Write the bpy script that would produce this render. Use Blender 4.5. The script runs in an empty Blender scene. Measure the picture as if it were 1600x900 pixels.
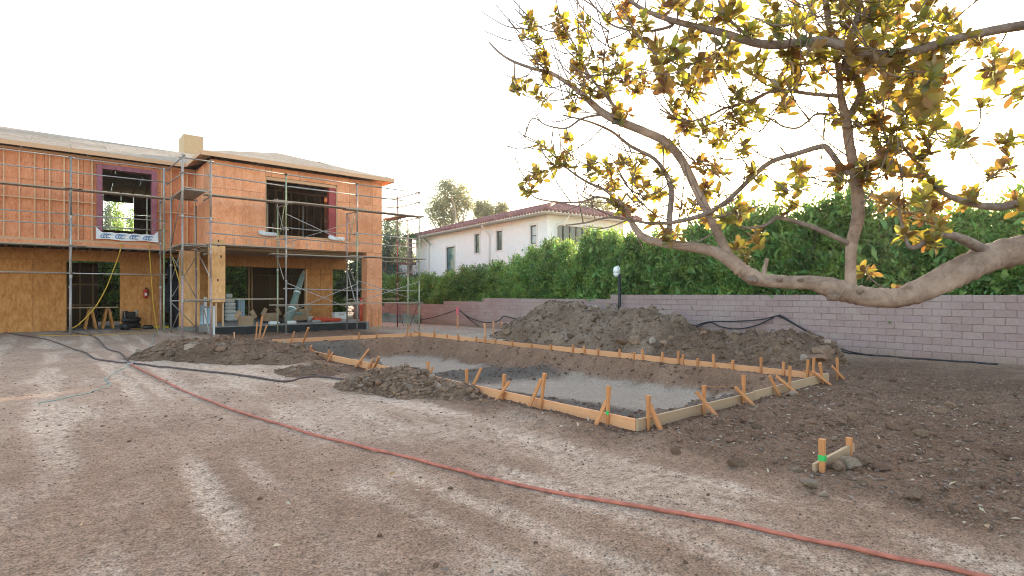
import bpy, math, random
import numpy as np
from mathutils import Vector, Matrix, Euler

R = math.radians
random.seed(7)
scene = bpy.context.scene
COL = scene.collection

# ---------------------------------------------------------------- camera
# World axes follow the site: +x along the front of the new house, +y away from it towards the back, z up.
CAM = Vector((-5.28, -25.68, 1.75))
YAW = math.atan2(0.647, 0.762)          # the view looks this far to the right of +y
FPX, CXP, HYP = 860.0, 800.0, 460.0     # focal length, centre column and horizon row measured on a 1600 px wide frame
cam_data = bpy.data.cameras.new('camera')
cam_data.sensor_width = 36.0
cam_data.lens = 36.0 * FPX / 1600.0
cam_data.shift_y = (HYP - 450.0) / 1600.0
cam_data.clip_start = 0.05
cam_data.clip_end = 3000.0
cam = bpy.data.objects.new('camera', cam_data)
cam.location = CAM
cam.rotation_euler = (R(90), 0, -YAW - 0.0)
COL.objects.link(cam)
scene.camera = cam

# ---------------------------------------------------------------- sky, sun, exposure
SUN_AZ = math.atan2(0.964, 0.27)        # clockwise from +y
SUN_EL = R(10.3)
world = bpy.data.worlds.new('World')
scene.world = world
world.use_nodes = True
wn = world.node_tree.nodes
wl = world.node_tree.links
wn.clear()
sky = wn.new('ShaderNodeTexSky')
sky.sky_type = 'NISHITA'
sky.sun_disc = False
sky.sun_elevation = SUN_EL
sky.sun_rotation = SUN_AZ
sky.altitude = 100
sky.air_density = 1.0
sky.dust_density = 1.6
sky.ozone_density = 1.0
bg = wn.new('ShaderNodeBackground')
bg.inputs['Strength'].default_value = 0.15
wo = wn.new('ShaderNodeOutputWorld')
wl.new(sky.outputs['Color'], bg.inputs['Color'])
wl.new(bg.outputs['Background'], wo.inputs['Surface'])

sun_data = bpy.data.lights.new('sun', 'SUN')
sun_data.energy = 2.1
sun_data.angle = R(0.6)
sun_data.color = (1.0, 0.83, 0.62)
sun = bpy.data.objects.new('sun', sun_data)
sd = Vector((math.sin(SUN_AZ) * math.cos(SUN_EL), math.cos(SUN_AZ) * math.cos(SUN_EL), math.sin(SUN_EL)))
sun.rotation_euler = sd.to_track_quat('Z', 'Y').to_euler()
sun.location = (20, 0, 20)
COL.objects.link(sun)

scene.render.engine = 'CYCLES'
scene.view_settings.view_transform = 'Standard'
scene.view_settings.look = 'None'
scene.view_settings.gamma = 1.0
scene.view_settings.exposure = 2.5
scene.view_settings.use_white_balance = True      # the camera was balanced for open shade
scene.view_settings.white_balance_temperature = 7400
scene.view_settings.white_balance_tint = 12
scene.view_settings.use_curve_mapping = False
scene.cycles.use_denoising = True
scene.cycles.filter_width = 1.0
scene.cycles.max_bounces = 8
scene.cycles.transparent_max_bounces = 8

# ---------------------------------------------------------------- survey helpers (photo measurement -> site position)
FW = Vector((math.sin(YAW), math.cos(YAW), 0))
RT = Vector((math.cos(YAW), -math.sin(YAW), 0))
UP = Vector((0, 0, 1))
def ray(px, py):
    return FW + RT * ((px - CXP) / FPX) + UP * ((HYP - py) / FPX)
def sv_z(px, py, z=0.0):
    r = ray(px, py); return CAM + r * ((z - CAM.z) / r.z)
def sv_y(px, py, y):
    r = ray(px, py); return CAM + r * ((y - CAM.y) / r.y)
def sv_x(px, py, x):
    r = ray(px, py); return CAM + r * ((x - CAM.x) / r.x)
def sv_d(px, py, d):
    return CAM + ray(px, py) * d
def sv_plane(px, py, p, n):
    r = ray(px, py); return CAM + r * ((p - CAM).dot(n) / r.dot(n))

# ---------------------------------------------------------------- numpy noise
def _hash(ix, iy, seed):
    h = (ix.astype(np.int64) * 374761393 + iy.astype(np.int64) * 668265263 + seed * 1442695041) & 0x7fffffff
    h = ((h ^ (h >> 13)) * 1274126177) & 0x7fffffff
    h = h ^ (h >> 16)
    return (h & 0xffff) / 65535.0
def vnoise(x, y, seed=0):
    x = np.asarray(x, float); y = np.asarray(y, float)
    ix = np.floor(x); iy = np.floor(y)
    fx = x - ix; fy = y - iy
    fx = fx * fx * (3 - 2 * fx); fy = fy * fy * (3 - 2 * fy)
    ix = ix.astype(np.int64); iy = iy.astype(np.int64)
    a = _hash(ix, iy, seed); b = _hash(ix + 1, iy, seed)
    c = _hash(ix, iy + 1, seed); d = _hash(ix + 1, iy + 1, seed)
    return (a * (1 - fx) + b * fx) * (1 - fy) + (c * (1 - fx) + d * fx) * fy
def fbm(x, y, oct=4, seed=0):
    s = 0.0; a = 1.0; t = 0.0
    for i in range(oct):
        s = s + a * vnoise(x * 2 ** i + 17.3 * i, y * 2 ** i - 9.1 * i, seed + i)
        t += a; a *= 0.5
    return s / t * 2 - 1
def cell(x, y, seed=0):
    """rounded lumps: 1 in the middle of a clod, 0 in the cracks"""
    ix = np.floor(x).astype(np.int64); iy = np.floor(y).astype(np.int64); best = np.full(np.shape(x), 9.0)
    for dx in (-1, 0, 1):
        for dy in (-1, 0, 1):
            cx = ix + dx; cy = iy + dy
            qx = cx + _hash(cx, cy, seed); qy = cy + _hash(cx, cy, seed + 91); w = 0.75 + 0.6 * _hash(cx, cy, seed + 33)
            best = np.minimum(best, ((x - qx) ** 2 + (y - qy) ** 2) * w)
    return np.sqrt(np.clip(1 - best * 1.6, 0, 1))
def sst(a, b, x):
    t = np.clip((np.asarray(x, float) - a) / (b - a), 0, 1)
    return t * t * (3 - 2 * t)

# ---------------------------------------------------------------- mesh helpers
class MB:
    def __init__(self):
        self.v = []; self.f = []; self.mi = []; self.cur = 0
    def add(self, vs, fs):
        o = len(self.v)
        self.v += [tuple(p) for p in vs]
        for f in fs:
            self.f.append(tuple(i + o for i in f)); self.mi.append(self.cur)
        return self
    def box(self, x0, x1, y0, y1, z0, z1):
        vs = [(x0, y0, z0), (x1, y0, z0), (x1, y1, z0), (x0, y1, z0), (x0, y0, z1), (x1, y0, z1), (x1, y1, z1), (x0, y1, z1)]
        return self.add(vs, [(0, 3, 2, 1), (4, 5, 6, 7), (0, 1, 5, 4), (1, 2, 6, 5), (2, 3, 7, 6), (3, 0, 4, 7)])
    def bar(self, p0, p1, w, h, up=(0, 0, 1), point=0.0):
        p0 = Vector(p0); p1 = Vector(p1); d = (p1 - p0).normalized(); up = Vector(up)
        s = d.cross(up)
        if s.length < 1e-3: s = d.cross(Vector((0, 1, 0)))
        s.normalize(); t = s.cross(d).normalized()
        vs = []
        for p, k in ((p0, 1.0 - point), (p1, 1.0)):
            for a, b in ((-1, -1), (1, -1), (1, 1), (-1, 1)):
                vs.append(p + s * (a * w / 2 * k) + t * (b * h / 2 * k))
        return self.add(vs, [(3, 2, 1, 0), (4, 5, 6, 7), (0, 1, 5, 4), (1, 2, 6, 5), (2, 3, 7, 6), (3, 0, 4, 7)])
    def tube(self, pts, rad, sides=8, cap=True, rough=0.0):
        pts = [Vector(p) for p in pts]; n = len(pts)
        if not hasattr(rad, '__len__'): rad = [rad] * n
        prev = None; rings = []
        o = len(self.v)
        for i, p in enumerate(pts):
            if i == 0: d = pts[1] - p
            elif i == n - 1: d = p - pts[i - 1]
            else: d = pts[i + 1] - pts[i - 1]
            if d.length < 1e-9: d = Vector((0, 0, 1))
            d.normalize()
            if prev is None:
                s = d.cross(Vector((0, 0, 1)))
                if s.length < 1e-2: s = d.cross(Vector((1, 0, 0)))
                s.normalize()
            else:
                s = prev - d * prev.dot(d)
                if s.length < 1e-4: s = d.cross(Vector((1, 0, 0)))
                s.normalize()
            prev = s; t = d.cross(s)
            for k in range(sides):
                a = 2 * math.pi * k / sides
                rk = rad[i] * (1 + rough * random.uniform(-1, 1)) if rough else rad[i]
                q = p + (s * math.cos(a) + t * math.sin(a)) * rk
                self.v.append(tuple(q))
        for i in range(n - 1):
            for k in range(sides):
                a = o + i * sides + k; b = o + i * sides + (k + 1) % sides
                self.f.append((a, b, b + sides, a + sides)); self.mi.append(self.cur)
        if cap:
            self.f.append(tuple(o + k for k in range(sides))[::-1]); self.mi.append(self.cur)
            self.f.append(tuple(o + (n - 1) * sides + k for k in range(sides))); self.mi.append(self.cur)
        return self
    def lathe(self, prof, c=(0, 0, 0), sides=14):
        o = len(self.v); c = Vector(c)
        for r, z in prof:
            for k in range(sides):
                a = 2 * math.pi * k / sides
                self.v.append((c.x + r * math.cos(a), c.y + r * math.sin(a), c.z + z))
        for i in range(len(prof) - 1):
            for k in range(sides):
                a = o + i * sides + k; b = o + i * sides + (k + 1) % sides
                self.f.append((a, b, b + sides, a + sides)); self.mi.append(self.cur)
        self.f.append(tuple(o + k for k in range(sides))[::-1]); self.mi.append(self.cur)
        m = o + (len(prof) - 1) * sides
        self.f.append(tuple(m + k for k in range(sides))); self.mi.append(self.cur)
        return self
    def mesh(self, name, smooth=False, mats=()):
        me = bpy.data.meshes.new(name)
        me.from_pydata(self.v, [], self.f); me.update()
        for m in mats: me.materials.append(m)
        if any(self.mi): me.polygons.foreach_set('material_index', self.mi)
        if smooth: me.polygons.foreach_set('use_smooth', [True] * len(me.polygons))
        return me
    def build(self, name, mat, parent=None, smooth=False):
        mats = mat if isinstance(mat, (list, tuple)) else ([mat] if mat else [])
        return link(name, self.mesh(name, smooth, mats), parent)
def link(name, me, parent=None, loc=None):
    o = bpy.data.objects.new(name, me)
    COL.objects.link(o)
    if parent is not None: o.parent = parent
    if loc is not None: o.location = loc
    return o
def tag(o, label=None, cat=None, group=None, kind=None):
    if label: o['label'] = label
    if cat: o['category'] = cat
    if group: o['group'] = group
    if kind: o['kind'] = kind
    return o
def thing(name, label, cat, loc=(0, 0, 0), group=None, rz=0.0):
    e = bpy.data.objects.new(name, None)
    e.empty_display_size = 0.2
    COL.objects.link(e); e.location = loc; e.rotation_euler = (0, 0, rz)
    return tag(e, label, cat, group)
def bx(name, mat, parent, x0, x1, y0, y1, z0, z1):
    """a box part built round its own centre"""
    c = Vector(((x0 + x1) / 2, (y0 + y1) / 2, (z0 + z1) / 2))
    hx, hy, hz = abs(x1 - x0) / 2, abs(y1 - y0) / 2, abs(z1 - z0) / 2
    o = MB().box(-hx, hx, -hy, hy, -hz, hz).build(name, mat, parent)
    o.location = c
    return o
def barp(name, mat, parent, p0, p1, w, h, up=(0, 0, 1), point=0.0):
    p0 = Vector(p0); p1 = Vector(p1)
    o = MB().bar((0, 0, 0), p1 - p0, w, h, up, point).build(name, mat, parent)
    o.location = p0
    return o
def tubep(name, mat, parent, pts, rad, sides=8):
    p0 = Vector(pts[0])
    o = MB().tube([Vector(p) - p0 for p in pts], rad, sides).build(name, mat, parent, smooth=True)
    o.location = p0
    return o
def catmull(pts, n=6):
    pts = [Vector(p) for p in pts]
    if len(pts) < 3: return pts
    P = [pts[0] * 2 - pts[1]] + pts + [pts[-1] * 2 - pts[-2]]
    out = []
    for i in range(1, len(P) - 2):
        a, b, c, d = P[i - 1], P[i], P[i + 1], P[i + 2]
        for k in range(n):
            t = k / n
            out.append(0.5 * ((2 * b) + (c - a) * t + (2 * a - 5 * b + 4 * c - d) * t * t + (3 * b - a - 3 * c + d) * t ** 3))
    out.append(pts[-1])
    return out
def lerps(vals, n):
    out = []
    for i in range(len(vals) - 1):
        for k in range(n): out.append(vals[i] + (vals[i + 1] - vals[i]) * k / n)
    out.append(vals[-1]); return out

# ---------------------------------------------------------------- materials
def new_mat(name):
    m = bpy.data.materials.new(name); m.use_nodes = True
    nt = m.node_tree; nt.nodes.clear()
    out = nt.nodes.new('ShaderNodeOutputMaterial')
    b = nt.nodes.new('ShaderNodeBsdfPrincipled')
    nt.links.new(b.outputs['BSDF'], out.inputs['Surface'])
    return m, nt, b, out
def N(nt, t, **kw):
    n = nt.nodes.new(t)
    for k, v in kw.items(): setattr(n, k, v)
    return n
def ramp(nt, stops):
    r = nt.nodes.new('ShaderNodeValToRGB'); e = r.color_ramp.elements
    while len(e) > 1: e.remove(e[-1])
    e[0].position, e[0].color = stops[0][0], (*stops[0][1], 1)
    for p, c in stops[1:]:
        k = e.new(p); k.color = (*c, 1)
    return r
def mixc(nt, fac, a, b, mode='MIX'):
    n = nt.nodes.new('ShaderNodeMix'); n.data_type = 'RGBA'; n.blend_type = mode
    for s, v in ((n.inputs['Factor'], fac), (n.inputs['A'], a), (n.inputs['B'], b)):
        pass
    fi = [i for i in n.inputs if i.name == 'Factor' and i.type == 'VALUE'][0]
    ai = [i for i in n.inputs if i.name == 'A' and i.type == 'RGBA'][0]
    bi = [i for i in n.inputs if i.name == 'B' and i.type == 'RGBA'][0]
    for s, v in ((fi, fac), (ai, a), (bi, b)):
        if hasattr(v, 'links') or hasattr(v, 'is_output'): nt.links.new(v, s)
        elif s.type == 'RGBA': s.default_value = (*v, 1)
        else: s.default_value = v
    return [o for o in n.outputs if o.type == 'RGBA'][0]
def mathn(nt, op, a, b=0.5, clamp=False):
    n = nt.nodes.new('ShaderNodeMath'); n.operation = op; n.use_clamp = clamp
    for s, v in ((n.inputs[0], a), (n.inputs[1], b)):
        if hasattr(v, 'is_output'): nt.links.new(v, s)
        else: s.default_value = v
    return n.outputs[0]
def noise(nt, scale, detail=4, rough=0.55, vec=None, dim='3D', dist=0.0):
    n = nt.nodes.new('ShaderNodeTexNoise'); n.inputs['Scale'].default_value = scale
    n.inputs['Detail'].default_value = detail; n.inputs['Roughness'].default_value = rough
    n.inputs['Distortion'].default_value = dist
    if vec is not None: nt.links.new(vec, n.inputs['Vector'])
    return n.outputs['Fac']
def coords(nt, scale=(1, 1, 1), jitter=True):
    """object coordinates, shifted per object so that copies do not repeat"""
    tc = nt.nodes.new('ShaderNodeTexCoord')
    mp = nt.nodes.new('ShaderNodeMapping'); mp.inputs['Scale'].default_value = scale
    nt.links.new(tc.outputs['Object'], mp.inputs['Vector'])
    if not jitter: return mp.outputs['Vector']
    oi = nt.nodes.new('ShaderNodeObjectInfo')
    m = nt.nodes.new('ShaderNodeVectorMath'); m.operation = 'MULTIPLY_ADD'
    cb = nt.nodes.new('ShaderNodeCombineXYZ')
    for i in range(3): nt.links.new(oi.outputs['Random'], cb.inputs[i])
    m.inputs[1].default_value = (37.0, 71.0, 53.0)
    nt.links.new(cb.outputs[0], m.inputs[0]); nt.links.new(mp.outputs['Vector'], m.inputs[2])
    return m.outputs[0]
def bump(nt, b, h, strength=0.3, dist=0.01):
    n = nt.nodes.new('ShaderNodeBump'); n.inputs['Strength'].default_value = strength
    n.inputs['Distance'].default_value = dist
    nt.links.new(h, n.inputs['Height']); nt.links.new(n.outputs['Normal'], b.inputs['Normal'])
def orand(nt):
    return nt.nodes.new('ShaderNodeObjectInfo').outputs['Random']

def mat_plain(name, col, rough=0.6, metal=0.0, var=0.25, scale=6.0, spec=0.4, rvar=0.15):
    m, nt, b, o = new_mat(name)
    v = coords(nt)
    n = noise(nt, scale, 5, 0.6, v)
    r = ramp(nt, [(0.3, tuple(c * (1 - var) for c in col)), (0.7, tuple(min(1, c * (1 + var)) for c in col))])
    nt.links.new(n, r.inputs[0])
    hs = N(nt, 'ShaderNodeHueSaturation'); nt.links.new(r.outputs[0], hs.inputs['Color'])
    nt.links.new(mathn(nt, 'MULTIPLY_ADD', orand(nt), rvar * 2), hs.inputs['Value'])
    hs.inputs['Value'].links[0].from_node.inputs[2].default_value = 1 - rvar
    nt.links.new(hs.outputs[0], b.inputs['Base Color'])
    b.inputs['Roughness'].default_value = rough; b.inputs['Metallic'].default_value = metal
    b.inputs['Specular IOR Level'].default_value = spec
    bump(nt, b, n, 0.15, 0.005)
    return m
def mat_wood(name, dark, light, grain=(1, 1, 1), rough=0.75, rvar=0.14, scale=9.0):
    m, nt, b, o = new_mat(name)
    v = coords(nt, grain)
    n = noise(nt, scale, 6, 0.65, v, dist=0.8)
    n2 = noise(nt, 1.3, 3, 0.5, v)
    r = ramp(nt, [(0.28, dark), (0.5, tuple((a + c) / 2 for a, c in zip(dark, light))), (0.72, light)])
    nt.links.new(n, r.inputs[0])
    c = mixc(nt, n2, r.outputs[0], tuple(x * 0.8 for x in light), 'MIX')
    hs = N(nt, 'ShaderNodeHueSaturation'); nt.links.new(c, hs.inputs['Color'])
    k = mathn(nt, 'MULTIPLY_ADD', orand(nt), rvar * 2); k.node.inputs[2].default_value = 1 - rvar
    nt.links.new(k, hs.inputs['Value'])
    nt.links.new(hs.outputs[0], b.inputs['Base Color'])
    b.inputs['Roughness'].default_value = rough; b.inputs['Specular IOR Level'].default_value = 0.2
    bump(nt, b, n, 0.25, 0.004)
    return m
def mat_osb(name, dark, mid, light, stain=(0.2, 0.09, 0.05), scale=1.0):
    """oriented strand board: overlapping flakes, knots and weather stains"""
    m, nt, b, o = new_mat(name)
    v = coords(nt)
    vo = N(nt, 'ShaderNodeTexVoronoi'); vo.inputs['Scale'].default_value = 26 * scale
    sc = N(nt, 'ShaderNodeMapping'); sc.inputs['Scale'].default_value = (1.0, 1.0, 0.35)
    nt.links.new(v, sc.inputs['Vector']); nt.links.new(sc.outputs[0], vo.inputs['Vector'])
    sep = N(nt, 'ShaderNodeSeparateColor'); nt.links.new(vo.outputs['Color'], sep.inputs[0])
    n = noise(nt, 2.2, 5, 0.6, v)
    f = mathn(nt, 'MULTIPLY_ADD', sep.outputs[0], 0.32); f.node.inputs[2].default_value = 0.0
    f2 = mathn(nt, 'MULTIPLY_ADD', n, 0.68); nt.links.new(f, f2.node.inputs[2])
    r = ramp(nt, [(0.22, dark), (0.46, mid), (0.75, light)])
    nt.links.new(f2, r.inputs[0])
    spots = noise(nt, 7.5, 2, 0.5, v)
    sp = ramp(nt, [(0.70, (0, 0, 0)), (0.76, (1, 1, 1))]); nt.links.new(spots, sp.inputs[0])
    fs = mathn(nt, 'MULTIPLY', sp.outputs[0], 0.6)
    c = mixc(nt, fs, r.outputs[0], stain)
    # rain streaks running down the sheet
    mp = N(nt, 'ShaderNodeMapping'); mp.inputs['Scale'].default_value = (7, 7, 0.5); nt.links.new(v, mp.inputs['Vector'])
    st = noise(nt, 1.0, 4, 0.6, mp.outputs[0])
    sr = ramp(nt, [(0.5, (0, 0, 0)), (0.75, (1, 1, 1))]); nt.links.new(st, sr.inputs[0])
    c = mixc(nt, mathn(nt, 'MULTIPLY', sr.outputs[0], 0.28), c, stain)
    hs = N(nt, 'ShaderNodeHueSaturation'); nt.links.new(c, hs.inputs['Color'])
    k = mathn(nt, 'MULTIPLY_ADD', orand(nt), 0.26); k.node.inputs[2].default_value = 0.87
    nt.links.new(k, hs.inputs['Value'])
    nt.links.new(hs.outputs[0], b.inputs['Base Color'])
    b.inputs['Roughness'].default_value = 0.8; b.inputs['Specular IOR Level'].default_value = 0.2
    bump(nt, b, f2, 0.2, 0.006)
    return m
def mat_leaf(name, top, back, trans, tr=0.4, rough=0.4, hv=0.06, vv=0.35, young=None):
    """two-sided leaf: upper skin, underside and light passing through"""
    m, nt, b, o = new_mat(name)
    geo = N(nt, 'ShaderNodeNewGeometry')
    rnd = geo.outputs['Random Per Island']
    c = mixc(nt, geo.outputs['Backfacing'], top, back)
    hs = N(nt, 'ShaderNodeHueSaturation'); nt.links.new(c, hs.inputs['Color'])
    k = mathn(nt, 'MULTIPLY_ADD', rnd, vv * 2); k.node.inputs[2].default_value = 1 - vv
    nt.links.new(k, hs.inputs['Value'])
    if young:
        ob = mathn(nt, 'MULTIPLY_ADD', orand(nt), 0.5); ob.node.inputs[2].default_value = 0.78
        k = mathn(nt, 'MULTIPLY', k, ob)
        nt.links.new(k, hs.inputs['Value'])
    k2 = mathn(nt, 'MULTIPLY_ADD', rnd, hv * 2); k2.node.inputs[2].default_value = 0.5 - hv
    nt.links.new(k2, hs.inputs['Hue'])
    if young:
        yn = noise(nt, 1.9, 3, 0.6, geo.outputs['Position'])
        cy = mixc(nt, ramp_fac(nt, yn, 0.46, 0.64), hs.outputs[0], young)
        nt.links.new(cy, b.inputs['Base Color'])
    else: nt.links.new(hs.outputs[0], b.inputs['Base Color'])
    b.inputs['Roughness'].default_value = rough
    b.inputs['Specular IOR Level'].default_value = 0.4
    t = N(nt, 'ShaderNodeBsdfTranslucent')
    hs2 = N(nt, 'ShaderNodeHueSaturation'); hs2.inputs['Color'].default_value = (*trans, 1)
    nt.links.new(k2, hs2.inputs['Hue']); nt.links.new(k, hs2.inputs['Value'])
    nt.links.new(hs2.outputs[0], t.inputs['Color'])
    mx = N(nt, 'ShaderNodeMixShader'); mx.inputs[0].default_value = tr
    nt.links.new(b.outputs[0], mx.inputs[1]); nt.links.new(t.outputs[0], mx.inputs[2])
    nt.links.new(mx.outputs[0], o.inputs['Surface'])
    return m
def mat_bark(name, dark, light, scale=14.0):
    """patchy bark with fine cracks and pale lichen"""
    m, nt, b, o = new_mat(name)
    v = coords(nt, (1, 1, 1), False)
    n = noise(nt, scale, 6, 0.7, v, dist=0.6); n2 = noise(nt, scale * .22, 4, 0.6, v)
    vo = N(nt, 'ShaderNodeTexVoronoi'); vo.feature = 'DISTANCE_TO_EDGE'; vo.inputs['Scale'].default_value = scale * 1.6; nt.links.new(v, vo.inputs['Vector'])
    cr = ramp(nt, [(0.0, (0.45, 0.43, 0.42)), (0.09, (1, 1, 1))]); nt.links.new(vo.outputs['Distance'], cr.inputs[0])
    r = ramp(nt, [(0.28, dark), (0.72, light)]); nt.links.new(n, r.inputs[0])
    c = mixc(nt, ramp_fac(nt, n2, 0.45, 0.7), r.outputs[0], tuple(min(1, x * 1.25) for x in light))
    c = mixc(nt, ramp_fac(nt, n2, 0.42, 0.25), c, dark)
    c = mixc(nt, 0.10, c, cr.outputs[0], 'MULTIPLY')
    nt.links.new(c, b.inputs['Base Color']); b.inputs['Roughness'].default_value = 0.9
    b.inputs['Specular IOR Level'].default_value = 0.15
    h = mathn(nt, 'MULTIPLY_ADD', cr.outputs[0], 0.08); nt.links.new(n, h.node.inputs[2])
    bump(nt, b, h, 0.8, 0.02)
    return m
def mat_soil(name, dark, mid, light, use_attr=False):
    m, nt, b, o = new_mat(name)
    tc = N(nt, 'ShaderNodeNewGeometry'); v = tc.outputs['Position']
    n1 = noise(nt, 0.9, 6, 0.62, v); n2 = noise(nt, 9.0, 6, 0.7, v); n3 = noise(nt, 60.0, 3, 0.6, v)
    f = mathn(nt, 'MULTIPLY_ADD', n1, 0.55)
    g = mathn(nt, 'MULTIPLY', n2, 0.45); nt.links.new(g, f.node.inputs[2])
    r = ramp(nt, [(0.32, dark), (0.5, mid), (0.68, light)]); nt.links.new(f, r.inputs[0])
    c = r.outputs[0]
    if use_attr:
        at = N(nt, 'ShaderNodeAttribute', attribute_name='zone')
        sp = N(nt, 'ShaderNodeSeparateColor'); nt.links.new(at.outputs['Color'], sp.inputs[0])
        # disturbed brown soil
        rd = ramp(nt, [(0.3, (0.11, 0.060, 0.038)), (0.5, (0.19, 0.110, 0.073)), (0.72, (0.30, 0.19, 0.134))]); nt.links.new(f, rd.inputs[0])
        c = mixc(nt, sp.outputs[0], c, rd.outputs[0])
        # pale dust packed by wheels and feet
        pm = mathn(nt, 'MULTIPLY', sp.outputs[1], ramp_fac(nt, n2, 0.30, 0.58))
        c = mixc(nt, pm, c, (0.63, 0.475, 0.37))
        # red clay of the dug bank
        rb = ramp(nt, [(0.3, (0.19, 0.10, 0.062)), (0.7, (0.36, 0.21, 0.14))]); nt.links.new(f, rb.inputs[0])
        c = mixc(nt, sp.outputs[2], c, rb.outputs[0])
        at2 = N(nt, 'ShaderNodeAttribute', attribute_name='grey')
        rg = ramp(nt, [(0.3, (0.10, 0.078, 0.064)), (0.7, (0.20, 0.163, 0.137))]); nt.links.new(f, rg.inputs[0])
        c = mixc(nt, at2.outputs['Fac'], c, rg.outputs[0])
        at3 = N(nt, 'ShaderNodeAttribute', attribute_name='trodden')
        rf = ramp(nt, [(0.3, (0.36, 0.265, 0.20)), (0.7, (0.48, 0.365, 0.285))]); nt.links.new(f, rf.inputs[0])
        c = mixc(nt, at3.outputs['Fac'], c, rf.outputs[0])
    sp3 = ramp(nt, [(0.32, (0.38, 0.37, 0.36)), (0.58, (1.2, 1.2, 1.2))]); nt.links.new(n3, sp3.inputs[0])
    c = mixc(nt, 0.8, c, sp3.outputs[0], 'MULTIPLY')
    n4 = noise(nt, 24.0, 4, 0.75, v)
    sp4 = ramp(nt, [(0.34, (0.55, 0.53, 0.52)), (0.5, (1.0, 1.0, 1.0)), (0.68, (1.2, 1.19, 1.17))]); nt.links.new(n4, sp4.inputs[0])
    c = mixc(nt, 0.75, c, sp4.outputs[0], 'MULTIPLY')
    nt.links.new(c, b.inputs['Base Color'])
    b.inputs['Roughness'].default_value = 0.95; b.inputs['Specular IOR Level'].default_value = 0.1
    h = mathn(nt, 'MULTIPLY_ADD', n3, 0.35); nt.links.new(n2, h.node.inputs[2])
    bump(nt, b, h, 0.8, 0.035)
    return m
def ramp_fac(nt, f, a, b_):
    r = ramp(nt, [(a, (0, 0, 0)), (b_, (1, 1, 1))]); nt.links.new(f, r.inputs[0]); return r.outputs[0]

M = {}
M['ground'] = mat_soil('ground_soil', (0.21, 0.126, 0.086), (0.335, 0.212, 0.150), (0.46, 0.312, 0.23), True)
M['pile'] = mat_soil('pile_soil', (0.10, 0.057, 0.037), (0.18, 0.110, 0.075), (0.285, 0.19, 0.138))
M['pile_grey'] = mat_soil('pile_grey_soil', (0.13, 0.080, 0.054), (0.225, 0.150, 0.106), (0.34, 0.244, 0.182))
M['clod'] = mat_plain('clod_soil', (0.185, 0.118, 0.082), 0.95, var=0.35, spec=0.1, rvar=0.35)
M['clod_grey'] = mat_plain('clod_grey_soil', (0.25, 0.185, 0.143), 0.95, var=0.3, spec=0.1, rvar=0.3)
M['clod_red'] = mat_plain('clod_red_soil', (0.20, 0.115, 0.078), 0.95, var=0.3, spec=0.1, rvar=0.3)
M['pebble'] = mat_plain('pebble', (0.26, 0.185, 0.145), 0.9, var=0.4, spec=0.2, scale=3)
M['form'] = mat_wood('form_lumber', (0.60, 0.26, 0.125), (0.76, 0.38, 0.20), (1, 1, 6))
M['form_grey'] = mat_wood('weathered_lumber', (0.40, 0.255, 0.155), (0.58, 0.39, 0.255), (6, 1, 6))
M['stake'] = mat_wood('stake_wood', (0.46, 0.175, 0.07), (0.66, 0.285, 0.12), (6, 6, 1))
M['osb'] = mat_osb('osb_orange', (0.64, 0.24, 0.12), (0.78, 0.325, 0.175), (0.82, 0.41, 0.245), (0.44, 0.15, 0.07))
M['osb_red'] = mat_osb('osb_red', (0.62, 0.20, 0.10), (0.76, 0.295, 0.155), (0.81, 0.37, 0.21), (0.40, 0.12, 0.06))
M['ply'] = mat_osb('plywood_yellow', (0.38, 0.145, 0.043), (0.50, 0.21, 0.07), (0.60, 0.29, 0.11), (0.28, 0.10, 0.03), scale=0.7)
M['ply_pale'] = mat_osb('plywood_pale', (0.58, 0.28, 0.115), (0.70, 0.37, 0.165), (0.78, 0.46, 0.235), (0.4, 0.15, 0.06), scale=0.6)
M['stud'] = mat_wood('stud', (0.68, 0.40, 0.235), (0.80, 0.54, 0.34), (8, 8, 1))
M['stud_dark'] = mat_wood('shaded_interior_stud', (0.25, 0.15, 0.09), (0.38, 0.25, 0.155), (8, 8, 1))  # darker copy of the stud wood, indoor shade put into its colour
M['interior'] = mat_wood('shaded_interior_ply', (0.075, 0.043, 0.026), (0.13, 0.08, 0.05), (2, 2, 1))  # natural ply darkened, the shade of the rooms is in this colour
M['fascia'] = mat_wood('fascia', (0.60, 0.33, 0.19), (0.76, 0.47, 0.30), (1, 1, 8))
M['roof_ply'] = mat_osb('roof_sheathing', (0.27, 0.20, 0.15), (0.36, 0.285, 0.22), (0.45, 0.37, 0.295), (0.24, 0.21, 0.18), 0.4)
M['chimney'] = mat_wood('chimney_ply', (0.46, 0.29, 0.16), (0.60, 0.42, 0.26), (5, 5, 1))
M['purple'] = mat_plain('purple_paint', (0.33, 0.105, 0.15), 0.5, var=0.2)
M['redsteel'] = mat_plain('red_steel', (0.34, 0.045, 0.05), 0.5, var=0.2)
M['steel'] = mat_plain('galvanised_tube', (0.34, 0.315, 0.30), 0.5, 0.4, var=0.25, scale=20, rvar=0.25)
M['steel_green'] = mat_plain('green_tube', (0.33, 0.38, 0.25), 0.5, 0.25, var=0.3, scale=14)
M['steel_red'] = mat_plain('red_tube', (0.26, 0.045, 0.05), 0.5, 0.2, var=0.3, scale=14)
M['steel_purple'] = mat_plain('faded_purple_tube', (0.33, 0.24, 0.255), 0.5, 0.3, var=0.3, scale=14)
M['plank'] = mat_wood('scaffold_plank', (0.24, 0.185, 0.14), (0.42, 0.345, 0.28), (1, 6, 6))
M['concrete'] = mat_plain('concrete', (0.27, 0.255, 0.24), 0.9, var=0.25, scale=5, spec=0.2)
M['black_seal'] = mat_plain('black_waterproofing', (0.018, 0.018, 0.02), 0.7, var=0.3)
M['stucco'] = mat_plain('white_stucco', (0.80, 0.815, 0.82), 0.9, var=0.035, scale=3, spec=0.15, rvar=0.0)
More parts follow.
